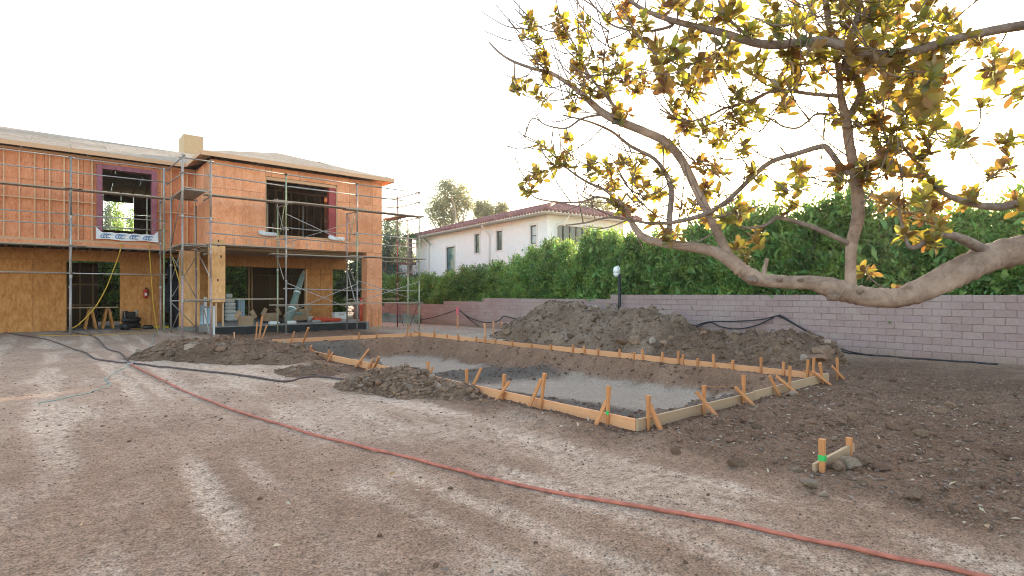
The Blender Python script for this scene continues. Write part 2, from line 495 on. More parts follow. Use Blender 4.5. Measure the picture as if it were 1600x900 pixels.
M['trim'] = mat_plain('white_trim', (0.70, 0.685, 0.66), 0.7, var=0.04, rvar=0.0)
M['tile'] = mat_plain('clay_tile', (0.235, 0.105, 0.10), 0.8, var=0.45, scale=2.5)
M['winframe'] = mat_plain('dark_window_frame', (0.035, 0.026, 0.024), 0.4, var=0.2)
def mat_glass(name, col, rough=0.06):
    m, nt, b, o = new_mat(name)
    b.inputs['Base Color'].default_value = (*col, 1); b.inputs['Roughness'].default_value = rough
    b.inputs['Specular IOR Level'].default_value = 0.9
    n = noise(nt, 1.2, 2, 0.5, coords(nt)); bump(nt, b, n, 0.03, 0.02)
    return m
M['glass'] = mat_glass('window_glass', (0.03, 0.05, 0.055))
M['glass_teal'] = mat_glass('teal_window_glass', (0.05, 0.14, 0.16))
M['glass_reflection'] = mat_glass('reflection_window_glass', (0.38, 0.42, 0.44), 0.2)  # whitish reflection put into the colour of the pane
M['hose_red'] = mat_plain('red_rubber', (0.54, 0.165, 0.115), 0.6, var=0.3, scale=9)
M['hose_dusty'] = mat_plain('dusty_dark_rubber', (0.105, 0.068, 0.066), 0.75, var=0.3, scale=9)
M['pipe_black'] = mat_plain('black_pipe', (0.022, 0.02, 0.024), 0.5, var=0.2)
M['twine'] = mat_plain('teal_twine', (0.22, 0.36, 0.35), 0.8, var=0.2)
M['yellow_hose'] = mat_plain('yellow_hose', (0.55, 0.33, 0.035), 0.5, var=0.2)
M['pink'] = mat_plain('pink_tape', (0.72, 0.16, 0.20), 0.6, var=0.15)
M['green_mark'] = mat_plain('green_paint', (0.02, 0.45, 0.11), 0.6, var=0.15)
M['white_sheet'] = mat_plain('white_membrane', (0.72, 0.73, 0.76), 0.55, var=0.05)
M['blue_ink'] = mat_plain('blue_ink', (0.06, 0.22, 0.50), 0.6, var=0.15)
M['pale_blue'] = mat_plain('pale_blue_foam', (0.36, 0.52, 0.62), 0.7, var=0.12)
M['sack'] = mat_plain('white_sack', (0.70, 0.71, 0.70), 0.75, var=0.1)
M['navy'] = mat_plain('navy_cloth', (0.010, 0.013, 0.024), 0.85, var=0.4)
M['cardboard'] = mat_plain('cardboard', (0.36, 0.24, 0.15), 0.85, var=0.15)
M['teal_wrap'] = mat_plain('teal_wrap', (0.15, 0.22, 0.195), 0.5, var=0.25)
M['orange'] = mat_plain('orange_plastic', (0.62, 0.075, 0.03), 0.5, var=0.2)
M['red'] = mat_plain('red_enamel', (0.42, 0.025, 0.025), 0.35, var=0.1)
M['black'] = mat_plain('black_plastic', (0.016, 0.016, 0.018), 0.4, var=0.2)
M['white'] = mat_plain('white_plastic', (0.74, 0.74, 0.72), 0.4, var=0.05)
M['yellow'] = mat_plain('yellow_plastic', (0.60, 0.42, 0.03), 0.5, var=0.1)
M['bark_mag'] = mat_bark('magnolia_bark', (0.20, 0.13, 0.10), (0.38, 0.27, 0.215))
M['twig_mag'] = mat_bark('magnolia_twig', (0.16, 0.115, 0.092), (0.30, 0.225, 0.19), 30)
M['bark'] = mat_bark('brown_bark', (0.09, 0.06, 0.045), (0.19, 0.14, 0.11))
M['bark_euc'] = mat_bark('pale_bark', (0.26, 0.22, 0.18), (0.46, 0.41, 0.35), 5)
M['leaf_mag'] = mat_leaf('magnolia_leaf', (0.055, 0.080, 0.045), (0.24, 0.14, 0.07), (0.52, 0.45, 0.06), 0.38, 0.3, 0.035, 0.45)
M['leaf_mag_rust'] = mat_leaf('magnolia_leaf_rust', (0.15, 0.095, 0.05), (0.28, 0.15, 0.08), (0.52, 0.32, 0.07), 0.36, 0.4, 0.03, 0.35)
M['leaf_hedge'] = mat_leaf('hedge_leaf', (0.10, 0.215, 0.066), (0.11, 0.215, 0.08), (0.32, 0.48, 0.10), 0.38, 0.4, 0.03, 0.5, (0.29, 0.42, 0.10))
M['leaf_euc'] = mat_leaf('eucalyptus_leaf', (0.20, 0.235, 0.15), (0.21, 0.235, 0.16), (0.42, 0.44, 0.24), 0.42, 0.5, 0.03, 0.35)
M['leaf_dark'] = mat_leaf('dark_tree_leaf', (0.055, 0.10, 0.055), (0.065, 0.10, 0.06), (0.14, 0.20, 0.08), 0.25, 0.5, 0.03, 0.35)
M['leaf_blue'] = mat_leaf('blue_green_leaf', (0.11, 0.17, 0.14), (0.12, 0.17, 0.14), (0.20, 0.28, 0.19), 0.35, 0.5, 0.03, 0.35)
M['leaf_palm'] = mat_leaf('palm_leaf', (0.07, 0.13, 0.05), (0.08, 0.13, 0.06), (0.20, 0.28, 0.08), 0.25, 0.4, 0.02, 0.25)
M['leaf_dry'] = mat_leaf('dry_leaf', (0.42, 0.33, 0.25), (0.34, 0.20, 0.13), (0.4, 0.25, 0.12), 0.1, 0.7, 0.02, 0.5)
def mat_block():
    m, nt, b, o = new_mat('wall_block')
    v = coords(nt)
    at = N(nt, 'ShaderNodeAttribute', attribute_name='rnd')
    rr = mathn(nt, 'ADD', orand(nt), at.outputs['Fac']); rr = mathn(nt, 'FRACT', rr, 0)
    r = ramp(nt, [(0.0, (0.335, 0.226, 0.216)), (0.3, (0.352, 0.243, 0.233)), (0.6, (0.362, 0.254, 0.243)), (0.85, (0.372, 0.268, 0.25)), (1.0, (0.34, 0.235, 0.236))])
    nt.links.new(rr, r.inputs[0])
    n = noise(nt, 16, 6, 0.7, v)
    k = ramp(nt, [(0.3, (0.78, 0.78, 0.78)), (0.7, (1.12, 1.12, 1.12))]); nt.links.new(n, k.inputs[0])
    c = mixc(nt, 0.8, r.outputs[0], k.outputs[0], 'MULTIPLY')
    g = N(nt, 'ShaderNodeNewGeometry')
    big = noise(nt, 0.8, 4, 0.6, g.outputs['Position'])
    c = mixc(nt, mathn(nt, 'MULTIPLY', ramp_fac(nt, big, 0.5, 0.75), 0.35), c, (0.46, 0.41, 0.37))
    sx = N(nt, 'ShaderNodeSeparateXYZ'); nt.links.new(g.outputs['Position'], sx.inputs[0])
    spl = mathn(nt, 'MULTIPLY_ADD', big, 0.9); spl.node.inputs[2].default_value = -0.1; sub = mathn(nt, 'SUBTRACT', spl, sx.outputs['Z'])
    c = mixc(nt, mathn(nt, 'MULTIPLY', ramp_fac(nt, sub, 0.0, 0.35), 0.6), c, (0.24, 0.17, 0.125))
    nt.links.new(c, b.inputs['Base Color']); b.inputs['Roughness'].default_value = 0.92
    b.inputs['Specular IOR Level'].default_value = 0.15
    bump(nt, b, n, 0.4, 0.008)
    return m
M['block'] = mat_block()
M['mortar'] = mat_plain('mortar', (0.25, 0.185, 0.175), 0.95, var=0.2, spec=0.1)

# ================================================================ GROUND
PX0, PX1, PY0, PY1 = 0.47, 6.70, -21.38, -5.62      # pool form rectangle
def pool_masks(x, y):
    wob = 0.16 * fbm(x * 1.1, y * 1.1, 3, 5) + 0.06 * fbm(x * 5, y * 5, 2, 8)
    ix = np.minimum(x - (PX0 + 0.15), (PX1 - 0.12) - x)
    iy = np.minimum(y - (PY0 + 0.2), (PY1 - 0.2) - y)
    d_in = np.minimum(ix, iy) + wob * 0.7
    dx = np.maximum(np.maximum(PX0 - x, x - PX1), 0); dy = np.maximum(np.maximum(PY0 - y, y - PY1), 0)
    d_out = np.sqrt(dx * dx + dy * dy)
    return d_in, d_out
def ground_zones(x, y):
    d_in, d_out = pool_masks(x, y)
    nz = fbm(x * 0.7, y * 0.7, 4, 21)
    inside = sst(-0.05, 0.1, d_in)
    # spoil along the pool form and all over the right-hand side
    dist_soil = np.maximum(sst(1.3, 0.2, d_out + 0.5 * nz), sst(-0.35, 0.45, x + 0.45 * nz + 0.1) * sst(13.5, 9, x))
    dist_soil = dist_soil * (1 - 0.85 * sst(-11.0, -8.5, y + 0.6 * nz) * sst(5.5, 7.2, x))
    lower = sst(0.25, 0.8, d_in)
    flat1 = sst(-12.2, -11.0, y + 0.8 * nz) * sst(1.6, 2.3, x + 0.4 * nz) * sst(0.75, 1.05, d_in)
    flat2 = sst(-14.2, -15.4, y + 1.1 * nz + 0.35 * (x - 4)) * sst(2.9, 3.7, x + 0.5 * nz + 0.12 * (y + 18)) * sst(0.7, 0.95, d_in)
    flat = np.maximum(flat1, flat2) * inside
    bank = inside * sst(1.25, 0.75, d_in)
    track = np.zeros_like(x)
    for xc, w, k in ((-4.15, 0.13, 1.0), (-3.75, 0.10, .7), (-3.2, 0.17, 1.0), (-2.45, 0.12, .6), (-1.75, 0.14, .6), (-0.75, 0.2, 1.0), (-5.2, .2, .6), (-6.3, .25, .6)):
        off = 0.10 * np.sin(y * 0.35 + xc * 3) + 0.07 * fbm(x * 0.0 + xc, y * 0.8, 2, 3)
        track = np.maximum(track, k * np.exp(-((x - xc - off) / w) ** 4) * sst(-0.5, 0.15, fbm(x * 1.2, y * 0.5, 3, 31)))
    tread = 0.72 + 0.28 * np.sin(y * 42 + 6 * np.abs(np.sin(x * 9)))
    track = track * np.where(np.abs(y + 20) < 9, tread, 0.8)
    patch = sst(0.1, 0.45, fbm(x * 0.8 + 4, y * 0.45, 5, 41)) * 0.6
    farpale = sst(-19, -15, y) * 0.35 * sst(0.5, -1, x) + 0.7 * sst(-11, -8.5, y) * sst(5.5, 7.2, x)
    pale = np.clip(track * 1.5 + patch + farpale, 0, 1) * (1 - dist_soil) * (1 - inside)
    return dict(inside=inside, soil=np.clip(dist_soil * (1 - flat), 0, 1), flat=flat, bank=bank, pale=pale, lower=lower, track=track, d_in=d_in, d_out=d_out)
def ground_z(x, y, Z=None):
    x = np.asarray(x, float); y = np.asarray(y, float)
    if Z is None: Z = ground_zones(x, y)
    z = 0.035 * fbm(x * 0.25, y * 0.25, 3, 1)
    z = z + 0.15 * sst(-3.5, 1.0, y) * sst(1.0, -1.5, x)
    z = z - 0.10 * sst(-8, 4, y) * sst(7, 11, x)
    rough = 0.006 + 0.045 * Z['soil'] * (1 - Z['flat']) + 0.008 * (1 - Z['pale'])
    near = sst(60, 20, np.hypot(x, y + 18))
    f1 = fbm(x * 2.3, y * 2.3, 4, 11); f2 = np.abs(fbm(x * 6.5, y * 6.5, 3, 13))
    z = z + near * rough * (f1 * 1.3 + 0.9 * f2)
    # worn wheel grooves
    z = z - 0.018 * Z['track'] * (1 - Z['inside'])
    z = z + 0.016 * np.abs(fbm(x * 3.2 + 5, y * 1.4, 3, 61)) * near * (1 - Z['inside'])
    lum = cell(x * 3.1, y * 3.1, 3) * 0.55 + cell(x * 8.3, y * 8.3, 4) * 0.3
    patchy = 0.35 + 0.65 * sst(-0.3, 0.4, fbm(x * 0.9 + 3, y * 0.9, 3, 71))
    z = z + near * Z['soil'] * (1 - Z['flat']) * patchy * 0.075 * (lum - 0.25)
    z = z + near * Z['bank'] * (0.13 * (cell(x * 1.9, y * 1.9, 6) - 0.4) + 0.06 * (cell(x * 5.1, y * 5.1, 16) - .4))
    # raised edge of spoil round the pit, then the pit itself
    z = z + 0.10 * sst(1.2, 0.15, Z['d_out'] + 0.3 * f1) * (1 - Z['inside']) * sst(-0.6, 0.4, f1) * 0.6
    t = np.clip((y - PY0) / (PY1 - PY0), 0, 1)
    depth = 0.46 + 0.26 * t + 0.05 * f1 * (1 - Z['flat'])
    # a heap of loose grey soil left between the two levels
    hump = 0.30 * np.exp(-((y + 13.2 + 0.5 * (x - 3)) / 0.9) ** 2) * (0.6 + 0.5 * f1) + 0.25 * sst(3.2, 1.4, x) * (0.7 + 0.5 * f1)
    prof = sst(0.0, 0.95, Z['d_in'])
    z = z - prof * np.maximum(depth - hump * Z['lower'] * (1 - Z['flat']), 0.1)
    # the boards stand on levelled soil
    ex = np.abs(np.maximum(np.maximum(PX0 - x, x - PX1), np.maximum(PY0 - y, y - PY1)))
    k = sst(0.55, 0.12, ex)
    z = np.where(z > 0.0, z * (1 - k) + k * (0.0 + 0.25 * z), z)
    return z
def gz(x, y):
    return float(ground_z(np.array([x]), np.array([y]))[0])
def axis(lo, hi, fine, far0, far1):
    mid = np.arange(lo, hi + 1e-6, fine)
    a = []; d = fine; p = lo
    while p > far0:
        d = min(d * 1.35, 60); p -= d; a.append(p)
    b = []; d = fine; p = mid[-1]
    while p < far1:
        d = min(d * 1.35, 60); p += d; b.append(p)
    return np.array(a[::-1] + list(mid) + b)
def build_ground():
    gx = axis(-12, 13.2, 0.062, -200, 330); gy = axis(-27.5, 0.5, 0.062, -120, 420)
    X, Y = np.meshgrid(gx, gy)
    x = X.ravel(); y = Y.ravel()
    Z = ground_zones(x, y); z = ground_z(x, y, Z)
    nx, ny = len(gx), len(gy)
    verts = np.stack([x, y, z], 1)
    i = np.arange((ny - 1) * (nx - 1)); r = i // (nx - 1); c = i % (nx - 1)
    a = r * nx + c
    faces = np.stack([a, a + 1, a + 1 + nx, a + nx], 1)
    me = bpy.data.meshes.new('ground')
    me.vertices.add(len(verts)); me.vertices.foreach_set('co', verts.ravel())
    me.loops.add(faces.size); me.loops.foreach_set('vertex_index', faces.ravel().astype(np.int32))
    me.polygons.add(len(faces)); me.polygons.foreach_set('loop_start', np.arange(0, faces.size, 4, dtype=np.int32))
    me.polygons.foreach_set('use_smooth', np.ones(len(faces), bool))
    me.update(calc_edges=True)
    zc = np.stack([Z['soil'] * (1 - Z['bank'] * 0.6), np.clip(Z['pale'] + 0.8 * Z['flat'], 0, 1), Z['bank'] * sst(3, 4.6, x) * (1 - Z['flat']), np.ones_like(x)], 1)
    at = me.color_attributes.new('zone', 'FLOAT_COLOR', 'POINT'); at.data.foreach_set('color', zc.ravel())
    ag = me.attributes.new('grey', 'FLOAT', 'POINT')
    ag.data.foreach_set('value', np.clip(Z['inside'] * (1 - Z['flat']) * (1 - Z['bank'] * sst(3, 4.6, x)) * 0.9 + Z['flat'] * 0.25 + 0.0 * x, 0, 1))
    af = me.attributes.new('trodden', 'FLOAT', 'POINT'); af.data.foreach_set('value', Z['flat'] * 0.9)
    me.materials.append(M['ground'])
    o = link('ground', me)
    return tag(o, kind='structure')
build_ground()

# ================================================================ BLOCK WALL along the boundary
WX = 12.8
BL, BH = 0.42, 0.19
tops = [(-34.0, 9), (-10.9, 8), (-10.2, 8), (-1.9, 7), (1.2, 6), (4.0, 6), (9.0, 5), (16, 5)]
def wall_courses(y):
    n = 9
    if y > -11.1: n = 8
    if y > -2.2: n = 7
    if y > 1.4: n = 6
    if y > 9: n = 5
    return n
def build_block_wall():
    w = thing('block_wall', 'long mauve concrete block wall stepping down below the green hedge', 'wall', (WX, -8, 0))
    me = MB()
    hx, hy, hz, bv = 0.10, BL / 2 - 0.005, BH / 2 - 0.005, 0.010
    def block_shape(mb, c, hy_=hy):
        vs = []
        for (sx) in (-1, 1):
            k = bv if sx < 0 else 0
            vs += [(c[0] + sx * hx, c[1] - hy_ + k, c[2] - hz + k), (c[0] + sx * hx, c[1] + hy_ - k, c[2] - hz + k), (c[0] + sx * hx, c[1] + hy_ - k, c[2] + hz - k), (c[0] + sx * hx, c[1] - hy_ + k, c[2] + hz - k)]
        xb = c[0] - hx + bv
        vs += [(xb, c[1] - hy_, c[2] - hz), (xb, c[1] + hy_, c[2] - hz), (xb, c[1] + hy_, c[2] + hz), (xb, c[1] - hy_, c[2] + hz)]
        fs = [(0, 3, 2, 1), (8, 11, 3, 0), (11, 10, 2, 3), (10, 9, 1, 2), (9, 8, 0, 1), (4, 5, 6, 7), (8, 9, 5, 4), (9, 10, 6, 5), (10, 11, 7, 6), (11, 8, 4, 7)]
        mb.add(vs, fs)
    block_shape(me, (0, 0, 0))
    bm = me.mesh('block', False, [M['block']])
    rest = MB(); rnd = []
    items = []
    y = -27.0 - BL * 20
    i = 0
    while y < 14:
        for c in range(wall_courses(y + BL / 2) + 1):
            yy = y + (BL / 2 if c % 2 else 0)
            items.append((yy + BL / 2, c * BH + BH / 2 - 0.16))
        y += BL
    rr = random.Random(3)
    vis = [p for p in items if -22.6 < p[0] and p[1] > -0.1]
    def size(p): return (Vector((WX, p[0], 0)) - CAM).length
    vis.sort(key=size)
    chosen = set(vis[:300])
    for p in items:
        j = rr.uniform(-0.004, 0.004)
        if p in chosen:
            o = link('block', bm, w, (j - 0.0, p[0] + 8, p[1]))
        else:
            n0 = len(rest.v); block_shape(rest, (j, p[0] + 8, p[1])); rnd += [rr.random()] * (len(rest.v) - n0)
    o = rest.build('far_blocks', M['block'], w); o['kind'] = 'stuff'
    a = o.data.attributes.new('rnd', 'FLOAT', 'POINT'); a.data.foreach_set('value', rnd)
    # mortar core a little behind the faces
    core = MB()
    segs = [(-36, -11.1, 9), (-11.1, -2.2, 8), (-2.2, 1.4, 7), (1.4, 9, 6), (9, 14, 5)]
    for y0, y1, n in segs:
        core.box(-0.088, 0.085, y0 + 8 + (0.22 if y0 > -30 else 0), y1 + 8 + 0.2, -0.4, (n + 1) * BH - 0.175)
    core.build('mortar', M['mortar'], w)
build_block_wall()

# ================================================================ DIRT PILES
def rock_mesh(name, seed, mat, rough=0.28, sub=2):
    import bmesh
    bm = bmesh.new(); bmesh.ops.create_icosphere(bm, subdivisions=sub, radius=1.0)
    rr = random.Random(seed)
    dirs = [(Vector((rr.gauss(0, 1), rr.gauss(0, 1), rr.gauss(0, 1))).normalized(), rr.uniform(0.45, 0.8)) for _ in range(7)]
    for v in bm.verts:
        d = v.co.normalized(); r = 1.0
        for n, k in dirs:                       # knock flat facets off the lump
            q = d.dot(n)
            if q * r > k: r = k / q
        r *= 1 + rr.uniform(-1, 1) * rough * 0.25
        v.co = d * r
    me = bpy.data.meshes.new(name); bm.to_mesh(me); bm.free()
    me.materials.append(mat)
    return me
CLOD = [rock_mesh('clod', s, M['clod'], sub=3) for s in range(4)]
CLODG = [rock_mesh('clod', 10 + s, M['clod_grey'], sub=3) for s in range(4)]
CLODR = [rock_mesh('clod', 20 + s, M['clod_red'], sub=3) for s in range(3)]
ROCKV = []
for s in range(8):
    me = rock_mesh('tmp', 40 + s, M['clod'], 0.35, 1)
    ROCKV.append((np.array([v.co[:] for v in me.vertices]), [tuple(p.vertices) for p in me.polygons]))
    bpy.data.meshes.remove(me)
def scatter_rocks(name, pts, mat, parent=None, seed=0):
    """one mesh of many small lumps: pts = rows of (x, y, z, size)"""
    rr = np.random.RandomState(seed); pts = np.asarray(pts, float); n = len(pts)
    V = []; F = []; o = 0
    kind = rr.randint(len(ROCKV), size=n)
    for q, (vs, fs) in enumerate(ROCKV):
        P = pts[kind == q]; m = len(P)
        if m == 0: continue
        a = rr.rand(m) * 6.28; ca, sa = np.cos(a)[:, None], np.sin(a)[:, None]
        sc = np.stack([np.ones(m), 0.6 + 0.5 * rr.rand(m), 0.45 + 0.4 * rr.rand(m)], 1) * P[:, 3:4]
        L = vs[None] * sc[:, None]
        W = np.stack([L[..., 0] * ca - L[..., 1] * sa, L[..., 0] * sa + L[..., 1] * ca, L[..., 2]], 2) + P[:, None, :3]
        V.append(W.reshape(-1, 3)); f = np.array(fs)
        F.append((f[None] + (o + np.arange(m) * len(vs))[:, None, None]).reshape(-1, 3)); o += m * len(vs)
    ob = link(name, fast_mesh(name, np.concatenate(V), np.concatenate(F), mat), parent); ob['kind'] = 'stuff'
    return ob
def fast_mesh(name, V, F, mat, smooth=False):
    V = np.asarray(V, np.float32); F = np.asarray(F, np.int32); k = F.shape[1]
    me = bpy.data.meshes.new(name)
    me.vertices.add(len(V)); me.vertices.foreach_set('co', V.ravel())
    me.loops.add(F.size); me.loops.foreach_set('vertex_index', F.ravel())
    me.polygons.add(len(F)); me.polygons.foreach_set('loop_start', np.arange(0, F.size, k, dtype=np.int32))
    if smooth: me.polygons.foreach_set('use_smooth', np.ones(len(F), bool))
    me.update(calc_edges=True)
    for m in (mat if isinstance(mat, (list, tuple)) else [mat]): me.materials.append(m)
    return me
def dirt_pile(label, lobes, x0, x1, y0, y1, res, seed, mat, nbig, nsmall, big=(0.10, 0.24), grey=0.0):
    """lobes: (x, y, height, radius_x, radius_y)"""
    gx = np.arange(x0, x1 + 1e-6, res); gy = np.arange(y0, y1 + 1e-6, res)
    X, Y = np.meshgrid(gx, gy); x = X.ravel(); y = Y.ravel()
    def shape(x, y):
        h = np.zeros_like(x); 
        wx = x + 0.22 * fbm(x * 0.9, y * 0.9, 3, seed + 3); wy = y + 0.22 * fbm(x * 0.9 + 9, y * 0.9, 3, seed + 4)
        acc = np.zeros_like(x)
        for lx, ly, lh, rx, ry in lobes:
            r = np.sqrt(((wx - lx) / rx) ** 2 + ((wy - ly) / ry) ** 2)
            k = np.clip(1 - r, 0, None) * lh
            k = np.where(r < 0.25, lh * (0.75 + 0.0 * r) - lh * (r * r) * 0.5 + lh * 0.03, k)   # rounded crest
            acc = acc + np.clip(k, 0, None) ** 6
        h = acc ** (1 / 6)
        edge = np.minimum(np.minimum(x - x0, x1 - x), np.minimum(y - y0, y1 - y)); h = h * sst(0.05, 0.6, edge)
        lump = cell(x * 1.5, y * 1.5, seed) * 0.22 + np.abs(fbm(x * 2.1, y * 2.1, 4, seed)) * 0.30 + cell(x * 4.2, y * 4.2, seed + 7) * 0.20 + cell(x * 9.5, y * 9.5, seed + 8) * 0.09
        m = sst(0.0, 0.25, h)
        h = h + m * (lump - 0.30) * 1.1 * np.clip(0.35 + h * 0.7, 0, 0.9)
        h = h + m * 0.03 * fbm(x * 13, y * 13, 2, seed + 9)
        return h - 0.07 * (1 - m)
    h = shape(x, y)
    g = ground_z(x, y)
    base_pit = np.minimum(g, 0.06)
    z = g + h * (0.55 + 0.45 * sst(-0.35, -0.02, g))
    keep_h = h
    nx, ny = len(gx), len(gy)
    cx, cy = (x0 + x1) / 2, (y0 + y1) / 2
    i = np.arange((ny - 1) * (nx - 1)); r = i // (nx - 1); c = i % (nx - 1); a = r * nx + c
    faces = np.stack([a, a + 1, a + 1 + nx, a + nx], 1)
    hm = np.max(keep_h[faces], axis=1); faces = faces[hm > -0.06]
    used = np.unique(faces); remap = -np.ones(len(x), int); remap[used] = np.arange(len(used))
    verts = np.stack([x[used] - cx, y[used] - cy, z[used]], 1)
    t = thing('dirt_pile', label, 'dirt pile', (cx, cy, 0))
    me = bpy.data.meshes.new('heap'); me.from_pydata(verts.tolist(), [], remap[faces].tolist()); me.update()
    me.polygons.foreach_set('use_smooth', [True] * len(me.polygons))
    me.materials.append(mat)
    link('heap', me, t)
    rr = random.Random(seed); nr = np.random.RandomState(seed)
    def at(px, py):
        hh = shape(px, py); g_ = ground_z(px, py)
        return g_ + hh * (0.55 + 0.45 * sst(-0.35, -0.02, g_)), hh
    cpx, cpy = nr.uniform(x0, x1, 1500), nr.uniform(y0, y1, 1500); cz, chh = at(cpx, cpy)
    k = 0
    lib = CLOD + CLOD + CLODG
    for px, py, zz, hh in zip(cpx, cpy, cz, chh):
        if hh < 0.05 or k >= nbig: continue
        s = (big[0] + (big[1] - big[0]) * rr.random() ** 1.8) * (1.15 if hh < 0.4 else 0.8)
        o = link('clod', rr.choice(lib if rr.random() > 0.15 else CLODR), t, (px - cx, py - cy, zz + s * 0.05))
        o.scale = (s * rr.uniform(0.7, 1.2), s * rr.uniform(0.6, 1.0), s * rr.uniform(0.4, 0.7))
        o.rotation_euler = (rr.uniform(-.4, .4), rr.uniform(-.4, .4), rr.uniform(0, 6.3)); k += 1
    cpx, cpy = nr.uniform(x0, x1, nsmall * 5), nr.uniform(y0, y1, nsmall * 5); cz, chh = at(cpx, cpy)
    m = np.where(chh > -0.02)[0][:nsmall]
    ss = 0.02 + 0.07 * nr.rand(len(m)) ** 2.2
    pts = np.stack([cpx[m] - cx, cpy[m] - cy, cz[m] + ss * 0.1, ss], 1)
    scatter_rocks('loose_clods', pts, M['clod_grey'] if grey > 0.5 else M['clod'], t, seed)
    return t
def lobe(px, py, x, rx, ry, z0=0.0):
    p = sv_x(px, py, x); return (p.x, p.y, (p.z - z0) / 0.80, rx, ry)
big_lobes = [lobe(872, 480, 10.3, 2.6, 2.6), lobe(905, 488, 10.1, 2.4, 2.2), lobe(950, 494, 10.0, 2.2, 2.0), lobe(1000, 492, 9.9, 2.2, 1.9),
             lobe(1045, 505, 9.6, 2.0, 1.7), lobe(830, 508, 9.9, 1.9, 1.9), lobe(790, 522, 9.6, 1.4, 1.8)]
dirt_pile('tallest heap of grey brown soil against the block wall below the lamp post', big_lobes, 6.9, 12.6, -16.6, -3.5, 0.06, 5, M['pile_grey'], 130, 1800, grey=0.0)
right_lobes = [lobe(1100, 527, 9.3, 1.7, 1.5), lobe(1165, 531, 9.3, 1.5, 1.2), lobe(1210, 532, 9.2, 1.6, 1.2), lobe(1250, 530, 9.3, 1.7, 1.1), lobe(1290, 548, 9.2, 1.3, .9)]
dirt_pile('low lumpy soil heap at the right end behind the pool form', right_lobes, 7.0, 11.4, -21.0, -13.6, 0.05, 9, M['pile'], 100, 1100, big=(0.08, 0.26), grey=0.0)
def lobe_z(px, py, gx, gy_, rx, ry):
    p = sv_z(px, gy_, 0.0); q = sv_plane(px, py, p, FW); return (p.x, p.y, q.z / 0.80, rx, ry)
left_lobes = [lobe_z(300, 538, 0, 556, 1.6, 1.5), lobe_z(345, 536, 0, 558, 1.5, 1.6), lobe_z(395, 542, 0, 562, 1.3, 1.5), lobe_z(440, 544, 0, 562, 1.2, 1.4), lobe_z(480, 572, 0, 582, 1.0, 1.2), lobe_z(520, 582, 0, 592, .9, 1.0), lobe_z(270, 545, 0, 556, .9, 1.0)]
dirt_pile('reddish brown soil heap on the left in front of the house porch', left_lobes, -4.4, 1.4, -14.6, -4.2, 0.055, 13, M['pile'], 90, 1200, big=(0.06, 0.18))
mid_lobes = [lobe_z(605, 588, 0, 604, 1.0, 1.3), lobe_z(645, 594, 0, 609, 1.0, 1.2), lobe_z(690, 604, 0, 613, 0.9, 1.1), lobe_z(560, 592, 0, 604, .8, .9), lobe_z(720, 606, 0, 618, .6, .7)]
dirt_pile('dark soil heap spilling over the near board of the pool form', mid_lobes, -2.0, 1.9, -19.2, -13.6, 0.04, 17, M['pile'], 80, 1000, big=(0.04, 0.13))

